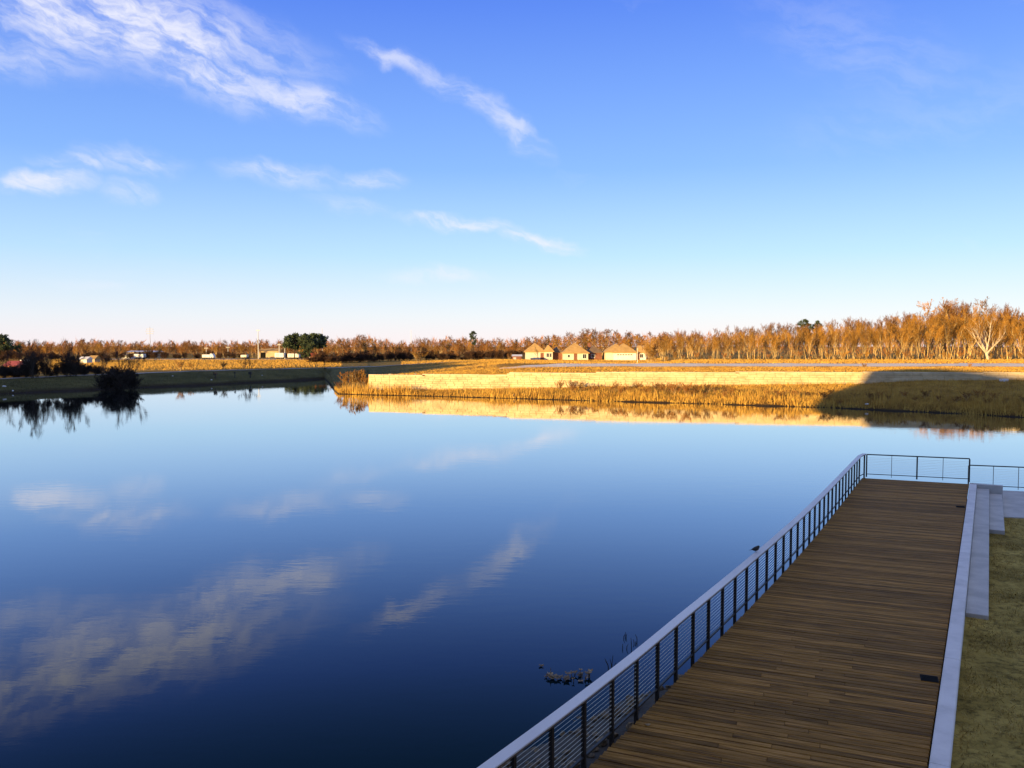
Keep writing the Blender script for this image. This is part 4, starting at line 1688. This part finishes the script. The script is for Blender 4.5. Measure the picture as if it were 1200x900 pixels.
# distant wood behind everything
def far_wood():
    n = 70000
    px = NP.uniform(-160, 1320, n)
    Y = NP.uniform(350, 430, n)
    X = (px - 600) / F_PX * Y
    sk = np.interp(px, [s[0] for s in SKYL], [min(max(s[1] + 4, 392), 403) for s in SKYL])
    top = CAM_Z + (400 - sk) / F_PX * Y + 0.9 * np.sin(px * .35) + .7 * np.sin(px * .9 + 2) - .8
    z = 1 + (top - 1) * NP.uniform(0, 1, n) ** .8
    P = np.stack([X, Y, z], 1)
    L_ = NP.uniform(.5, 1.7, n)[:, None]
    d = NP.normal(0, .5, (n, 3)) + [0, 0, 1.0]
    s = NP.normal(0, 1, (n, 3)) * .07
    o = tris_obj('distant_woodland', np.stack([P - s, P + s, P + d * L_], 1), 'twigred')
    tag(o, 'brown mass of distant winter woodland on the horizon', 'woodland', kind='stuff')


far_wood()


# ------------------------------------------------------------------ reeds and rough grass
def blades(name, label, px, Y, hgt, wid, m, lean=.25):
    n = len(px)
    X = (px - 600) / F_PX * Y
    Z = np.array([gz(a, b, 0) for a, b in zip(X, Y)])
    ok = Z > -.1
    X, Y, Z, hgt = X[ok], Y[ok], Z[ok], hgt[ok]
    n = len(X)
    P = np.stack([X, Y, Z], 1)
    an = NP.uniform(0, 2 * np.pi, n)
    side = np.stack([np.cos(an), np.sin(an), np.zeros(n)], 1) * (wid * NP.uniform(.6, 1.4, n))[:, None]
    ln = np.stack([NP.normal(0, lean, n), NP.normal(0, lean, n), np.ones(n)], 1)
    V = np.stack([P - side - [0, 0, .05], P + side - [0, 0, .05], P + ln * hgt[:, None]], 1)
    o = tris_obj(name, V, m)
    return tag(o, label, 'grass', kind='stuff')


def rtab(px, k):
    return np.interp(px, [r_[0] for r_ in RIGHT], [r_[k] for r_ in RIGHT])


n = 16000
px = NP.uniform(392, 1300, n)
W, T = rtab(px, 1), rtab(px, 2)
dens = np.sin(px * .11) + np.sin(px * .043 + 1) + NP.normal(0, .8, n)
f = np.abs(NP.normal(0, .22, n))
Y = W + .1 + f * (T - W)
h = NP.uniform(.3, .95, n) * np.where(dens > .4, 1.25, .45) * np.where(px < 480, 1.35, 1)
blades('reeds', 'straw-coloured reeds along the water edge below the block wall', px, Y, h, .035, 'reed', .18)
n = 52000
px = NP.uniform(392, 1300, n)
W, T = rtab(px, 1), rtab(px, 2)
Y = W + .6 + NP.uniform(0, 1, n) * (T - W - .7)
blades('rough_grass', 'golden rough grass on the slope below the block wall', px, Y, NP.uniform(.10, .38, n), .03, 'reed', .5)
n = 40000
px = NP.uniform(470, 1300, n)
T = rtab(px, 2)
Y = T + .5 + NP.uniform(0, 1, n) * (123.5 - T - .5)
blades('bank_top_grass', 'golden mown grass between the block wall and the road', px, Y, NP.uniform(.08, .2, n), .045, 'reed', .6)
n = 24000
px = NP.uniform(-80, 388, n)
W = np.interp(px, [l[0] for l in LEFT], [l[1] for l in LEFT])
T = np.interp(px, [l[0] for l in LEFT], [l[2] for l in LEFT])
Y = W + .5 + NP.uniform(0, 1, n) * (T - W)
blades('bank_grass', 'olive grass on the shaded left bank', px, Y, NP.uniform(.06, .22, n), .03, 'olive', .5)
n = 9000
px = NP.uniform(380, 540, n)
Y = NP.uniform(118, 205, n)
T_ = np.maximum(rtab(px, 1) + 2, np.where(px > 430, 135, 0))
k_ = (Y > T_) & (Y < 168 + (px - 380) * .22)
blades('bank_grass', 'olive grass on the shaded bank behind the promontory', px[k_], Y[k_], NP.uniform(.06, .2, int(k_.sum())), .03, 'olive', .5)
n = 30000
px = NP.uniform(60, 400, n)
Y = NP.uniform(158, 262, n)
T = np.interp(px, [l[0] for l in LEFT], [l[2] for l in LEFT])
k_ = Y > T + 6.5
blades('field_grass', 'tall golden grass of the field beyond the path', px[k_], Y[k_], NP.uniform(.15, .5, int(k_.sum())), .05, 'reed', .4)


n = 34000
px = NP.uniform(470, 775, n)
Y = 131 + (250 - 131) * NP.uniform(0, 1, n)
pth = np.interp(px, [l[0] for l in LP], [l[1] for l in LP])
k_ = (Y > np.interp(px, [470, 500, 540, 585, 630], [192, 190, 165, 131, 131]) + NP.normal(0, 5, n)) & ((px > 600) | (np.abs(Y - pth - 1.6) > 3.2)) & ((px < 575) | (Y > 131))
blades('meadow_grass', 'golden grass between the concrete road and the houses', px[k_], Y[k_], NP.uniform(.12, .32, int(k_.sum())), .06, 'reed', .5)
n = 16000
px = NP.uniform(745, 1300, n)
Y = NP.uniform(129.6, 184, n)
blades('verge_grass', 'golden grass between the concrete road and the sunlit wood', px, Y, NP.uniform(.12, .35, n), .06, 'reed', .5)
n = 9000
px = NP.uniform(440, 640, n)
Y = NP.uniform(117, 142, n)
k_ = (Y > rtab(px, 2) + .6) & ((px < 582) | (Y < 119.5)) & (Y < 126 + (px - 440) * .11 + NP.normal(0, 2.5, n))
blades('tip_grass', 'golden grass on the narrow end of the bank top', px[k_], Y[k_], NP.uniform(.08, .22, int(k_.sum())), .045, 'reed', .5)
# ------------------------------------------------------------------ houses
def hip_roof(mb, x0, x1, y0, y1, z, h, ov=.45, ridge=None):
    x0, x1, y0, y1 = x0 - ov, x1 + ov, y0 - ov, y1 + ov
    w, d = x1 - x0, y1 - y0
    if ridge is None:
        k = min(w, d) / 2
    else:
        k = ridge
    if w >= d:
        r0, r1 = (x0 + k, (y0 + y1) / 2), (x1 - k, (y0 + y1) / 2)
    else:
        r0, r1 = ((x0 + x1) / 2, y0 + k), ((x0 + x1) / 2, y1 - k)
    b = [(x0, y0, z), (x1, y0, z), (x1, y1, z), (x0, y1, z)]
    lo = [(p[0], p[1], p[2] - .16) for p in b]
    rv = [(r0[0], r0[1], z + h), (r1[0], r1[1], z + h)]
    if w >= d:
        fs = [(0, 1, 9, 8), (1, 2, 9), (2, 3, 8, 9), (3, 0, 8)]
    else:
        fs = [(0, 1, 8), (1, 2, 9, 8), (2, 3, 9), (3, 0, 8, 9)]
    fs += [(4, 5, 1, 0), (5, 6, 2, 1), (6, 7, 3, 2), (7, 4, 0, 3), (7, 6, 5, 4)]
    return mb.add(b + lo + rv, fs)


def window(root, x, y, z, w, h, name='window', frame='white'):
    f = MB().box((x, y - .04, z), (w + .16, .08, h + .16)).build(name, frame, root)
    MB().box((x - w * .26, y - .085, z), (w * .45, .03, h * .94)).build('pane', 'glass', f)
    MB().box((x + w * .26, y - .085, z), (w * .45, .03, h * .94)).build('pane', 'glass', f)
    return f


def house(px0, Y, label, blocks, wins, rz=0.0, garage=None, door=None, chimney=None):
    x, y = colpt(px0, Y)
    z = gz(x, y) - .1
    root = empty('house', (x, y, z), rz)
    tag(root, label, 'house')
    for (x0, x1, y0, y1, h, rh, wm, rm) in blocks:
        MB().box(((x0 + x1) / 2, (y0 + y1) / 2, h / 2 - .3), (x1 - x0, y1 - y0, h + .6)).build('wall', wm, root)
        rf = hip_roof(MB(), x0, x1, y0, y1, h + .03, rh).build('roof', rm, root)
    for (wx, wy, wz, ww, wh) in wins:
        window(root, wx, wy, wz, ww, wh)
    if garage:
        gx, gy, gw = garage
        g = MB().box((gx, gy - .03, 1.15), (gw, .06, 2.2)).build('garage_door', 'white', root)
        for k in range(6):
            MB().box((gx - gw / 2 + gw * (k + .5) / 6, gy - .07, 1.75), (gw / 6 * .6, .02, .28)).build('pane', 'glass', g)
    if door:
        dx, dy = door
        d = MB().box((dx, dy - .03, 1.1), (1.0, .06, 2.1)).build('door', 'brick', root)
        MB().box((dx + .38, dy - .09, 1.05), (.05, .05, .16)).build('handle', 'galv', d)
    if chimney:
        cx, cy, cz = chimney
        MB().box((cx, cy, cz), (.8, .6, 1.5)).build('chimney', 'brick', root)


# X in metres from the house's left front corner
house(616, 246, 'cream house with dark tree before its gabled porch', [(0, 5.6, 0, 9, 2.5, 2.6, 'cream', 'shingle'), (5.6, 8.0, -.6, 7, 2.6, 1.9, 'cream', 'shingle'), (8.0, 11.0, 1.6, 9, 2.3, 1.6, 'brick', 'shingledk')],
      [(6.5, -.6, 1.5, .7, 1.2), (7.35, -.6, 1.5, .5, 1.2)], door=(4.9, 0), chimney=(7.6, 6, 4.4))
house(660, 243, 'cream house with high pyramid roof and brick wing', [(0, 7.3, 0, 9, 2.2, 3.0, 'cream', 'shingle'), (7.3, 11.6, 2.4, 9.5, 2.3, 2.0, 'brick', 'shingledk')],
      [(6.2, 0, 1.25, 1.0, 1.3), (1.6, 0, 1.3, .6, .8), (9.0, 2.4, 1.3, 1.0, 1.0)], door=(3.6, 0), chimney=(8.2, 7, 4.4))
house(711, 240, 'white garaged house with long tan hip roof at the end of row', [(0, 6.4, 2.0, 10, 2.5, 2.4, 'cream', 'shingle'), (2.1, 8.6, 0, 9, 2.4, 2.6, 'white', 'shingle'), (8.6, 11.6, 1.0, 9, 2.4, 2.0, 'white', 'shingle')],
      [(10.2, 1.0, 1.4, .9, 1.1)], garage=(5.2, 0, 4.6), door=(9.2, 1.0))
house(752, 262, 'house mostly hidden behind bushes beside the wood', [(0, 5, 0, 8, 2.5, 2.6, 'cream', 'shingle')], [(1.2, 0, 1.4, .9, 1.1)])


def shed(px0, px1, Y, ytop, ybase, label, wm, rm, depth=4.0, roof_h=.6, cat='shed', name='shed', openbay=None):
    x0, x1 = colpt(px0, Y)[0], colpt(px1, Y)[0]
    z0 = gz((x0 + x1) / 2, Y)
    zt = height_at(px0, ytop, Y).z
    zb = z0 - .2
    root = empty(name, (x0, Y, zb))
    tag(root, label, cat)
    w = x1 - x0
    hwall = max(zt - roof_h - zb, 1.2)
    MB().box((w / 2, depth / 2, hwall / 2), (w, depth, hwall)).build('wall', wm, root)
    rb = MB()
    ov = .25
    v = [(-ov, -ov, hwall + .02), (w + ov, -ov, hwall + .02), (w + ov, depth + ov, hwall + .02), (-ov, depth + ov, hwall + .02), (-ov, depth / 2, hwall + roof_h), (w + ov, depth / 2, hwall + roof_h)]
    rb.add(v, [(0, 1, 5, 4), (2, 3, 4, 5), (0, 4, 3), (1, 2, 5), (3, 2, 1, 0)])
    rb.build('roof', rm, root)
    if openbay:
        a, b = openbay
        MB().box((w * (a + b) / 2, -.02, hwall * .42), (w * (b - a), .06, hwall * .8)).build('bay_shade_panel', 'black', root)  # black panel painted as the unlit inside of the bay
    else:
        d = MB().box((w * .3, -.03, hwall * .40), (min(1.0, w * .3), .06, hwall * .75)).build('door', 'galv', root)
    return root


shed(600, 611, 236, 415.5, 424, 'small low shed with pale roof beside the cream houses', 'brick', 'white', 3.5, .5)
shed(4, 18, 150, 427, 436, 'low shed with red metal roof behind the shaded trees', 'redroof', 'redroof', 4, .9)
shed(93, 101.5, 215, 419.5, 427, 'small white-roofed shed at the left end of golden field', 'white', 'white', 3, .7)
shed(104, 111, 222, 418, 425, 'small tan shed next to the white-roofed shed', 'tanwall', 'shingle', 3, .9)
shed(148, 181, 300, 411, 421, 'long tan metal warehouse with a dark open bay below the pylon', 'tanwall', 'white', 9, .5, 'warehouse', 'warehouse', (.42, .97))
shed(303, 327, 300, 408, 420, 'tan building with shallow roof behind the parked trailers', 'tanwall', 'shingle', 9, 1.1, 'building', 'storage_building', (.1, .35))
shed(360, 369, 262, 414, 421, 'small red barn in front of the pines', 'brick', 'redroof', 4, .9, 'barn', 'barn')
shed(143, 152, 286, 415, 421, 'low white shed beside the long tan warehouse', 'white', 'galv', 4, .4)


def trailer(px0, px1, Y, hgt, label, m='white', cab=False):
    x0, x1 = colpt(px0, Y)[0], colpt(px1, Y)[0]
    w = x1 - x0
    z0 = gz((x0 + x1) / 2, Y) + .06
    root = empty('box_trailer' if not cab else 'box_truck', (x0, Y, z0))
    tag(root, label, 'trailer' if not cab else 'truck')
    bw = w if not cab else w * .68
    o = MB().box((bw / 2, 1.1, .55 + (hgt - .55) / 2), (bw, 2.2, hgt - .55)).build('body', m, root)
    bv = o.modifiers.new('soft_edge', 'BEVEL')
    bv.width = .06
    MB().box((bw * .3, -.015, .55 + (hgt - .55) * .5), (.9, .04, (hgt - .55) * .7)).build('door', 'galv', root)
    if cab:
        c = MB()
        c.add([(bw + .05, .05, .5), (w, .05, .5), (w, .05, 1.1), (bw + (w - bw) * .6, .05, 1.8), (bw + .05, .05, 1.8), (bw + .05, 2.1, .5), (w, 2.1, .5), (w, 2.1, 1.1), (bw + (w - bw) * .6, 2.1, 1.8), (bw + .05, 2.1, 1.8)],
              [(0, 1, 2, 3, 4), (9, 8, 7, 6, 5), (1, 6, 7, 2), (2, 7, 8, 3), (3, 8, 9, 4), (4, 9, 5, 0), (0, 5, 6, 1)])
        c.build('cab', m, root)
    for fx in ((.25, .75) if not cab else (.18, .85)):
        for yy in (.12, 2.08):
            wh = MB().tube([(w * fx, yy - .1, .34), (w * fx, yy + .1, .34)], .34, 14).build('wheel', 'tyre', root)
    MB().box((w / 2, 1.1, .47), (w * .98, 1.0, .12)).build('chassis', 'tyre', root)


trailer(157, 168, 266, 1.7, 'white box trailer standing at the edge of golden field below warehouse')
trailer(322, 332.5, 268, 2.0, 'square white box trailer beside the utility poles')
trailer(337, 350, 269, 1.8, 'longer white box trailer in front of the pines')
trailer(237, 250, 268, 1.5, 'small white truck with cab parked on the gravel strip', cab=True)
trailer(282, 289, 270, 1.4, 'short cream trailer left of the tall utility pole', 'cream')
trailer(23, 27.5, 152, 2.0, 'narrow white box trailer behind the shaded trees', 'white')


def pole(px, Y, ytop, label, arms=(), r=.16, m='galv', name='utility_pole', lattice=False):
    x, y = colpt(px, Y)
    z0 = gz(x, y)
    h = height_at(px, ytop, Y).z - z0
    root = empty(name, (x, y, z0))
    tag(root, label, 'pole')
    MB().tube([(0, 0, -.5), (0, 0, h * .5), (0, 0, h)], [r * 1.2, r, r * .6], 8).build('shaft', m, root)
    for (t, w) in arms:
        a = MB().box((0, 0, h * t), (w, r * 1.2, r * 1.2)).build('crossarm', m, root)
        for s in (-.48, 0.48):
            MB().tube([(s * w, 0, h * t), (s * w, 0, h * t - .4)], .05, 6).build('insulator', m, a)


pole(176.5, 300, 383, 'tall steel pylon pole with three crossarms above the warehouse', ((.93, 2.4), (.86, 3.0), (.79, 2.4)), .10, 'pylonm', name='pylon')
pole(303, 270, 386, 'tall white utility pole beside the storage building', ((.97, 1.2),), .15)
pole(378, 340, 384, 'thin far mast behind the pines', (), .10, name='mast')
pole(482, 345, 387, 'thin far antenna mast above the far tree line', (), .08, name='mast')
pole(327.5, 272, 402, 'short wooden utility pole behind square trailer', ((.9, 1.2),), .14)
pole(334, 274, 405, 'short utility pole between the two white trailers', ((.9, 1.0),), .13)
pole(242, 290, 407, 'slim utility pole behind the small white truck', ((.93, 1.3),), .12)
pole(267.5, 290, 406, 'slim utility pole in the middle of far tree line', ((.93, 1.3),), .12)
pole(747, 205, 408, 'slim lamp pole before the white garaged house', (), .08)

# three squat posts with boxes on the shaded bank, pale litter
for (px, py, lab) in [(252, 446, 'dark squat post on the shaded bank beside a white bag'), (275, 446, 'thin dark post in the middle of the shaded bank'), (293, 445, 'dark squat post on the shaded bank under twin-stemmed bush')]:
    W = float(np.interp(px, [l[0] for l in LEFT], [l[1] for l in LEFT]))
    x, y = colpt(px, W + 3.5)
    root = empty('bank_post', (x, y, gz(x, y)))
    tag(root, lab, 'post')
    wd = .2 if px == 275 else .34
    MB().box((0, 0, .45), (wd * .5, wd * .5, 1.1)).build('shaft', 'bronze', root)
    MB().box((0, 0, .86), (wd * 1.6, wd, .5 if px != 275 else .2)).build('box', 'bronze', root)


def pebble(px, py, z, s, label, m='white', name='pale_stone', squash=.6, Y=None):
    if Y is None:
        p = ground_pt(px, py, z)
        x, y = p.x, p.y
    else:
        x, y = colpt(px, Y)
    import bmesh
    bm = bmesh.new()
    bmesh.ops.create_icosphere(bm, subdivisions=2, radius=1)
    rg = random.Random(int(px * 10))
    for v in bm.verts:
        k = 1 + .2 * math.sin(v.co.x * 4 + px) + rg.uniform(-.08, .08)
        v.co = Vector((v.co.x * s * 1.3, v.co.y * s, v.co.z * s * squash)) * k
    me = bpy.data.meshes.new(name)
    bm.to_mesh(me)
    bm.free()
    o = link_mesh(name, me, m, loc=(x, y, max(gz(x, y, 0), 0) + s * squash * .35))
    o.scale = (.6, .6, .75)
    return tag(o, label, 'stone')


pebble(247.5, 446, .8, .22, 'white bag-like stone beside the squat post on the bank', Y=139.5)
pebble(202, 445, 1, .20, 'lone white stone high on the shaded bank', Y=139)
pebble(307, 443, 1, .14, 'small white stone right of the squat posts on the bank', Y=150)
pebble(4, 455, .8, .30, 'white stone in the dark waterside weeds', Y=116)
pebble(14, 457, .8, .22, 'smaller white stone beside the waterside weeds', Y=115)
pebble(602, 464, .2, .30, 'white boulder at the water edge below the block wall', Y=105.2)
pebble(1017, 477, .2, .22, 'white stone at the water edge in the shadow', Y=88.2)
pebble(1037, 478, .2, .16, 'small white stone right of the shadowed white stone', Y=87.4)
pebble(487, 437, 3, .25, 'small boulder on the wall top near its low end', 'coping', Y=114.5)
pebble(457, 437, 3, .25, 'small boulder on the wall top at the promontory tip', 'coping', Y=115.2)
x, y = colpt(1177, 97.2)
o = MB().box((0, 0, .12), (.9, .5, .34), .2).build('concrete_block', 'concrete', loc=(x, y, gz(x, y)))
bv = o.modifiers.new('soft_edge', 'BEVEL')
bv.width = .03
tag(o, 'pale concrete outlet block at the foot of the wall right of the shadow', 'block')
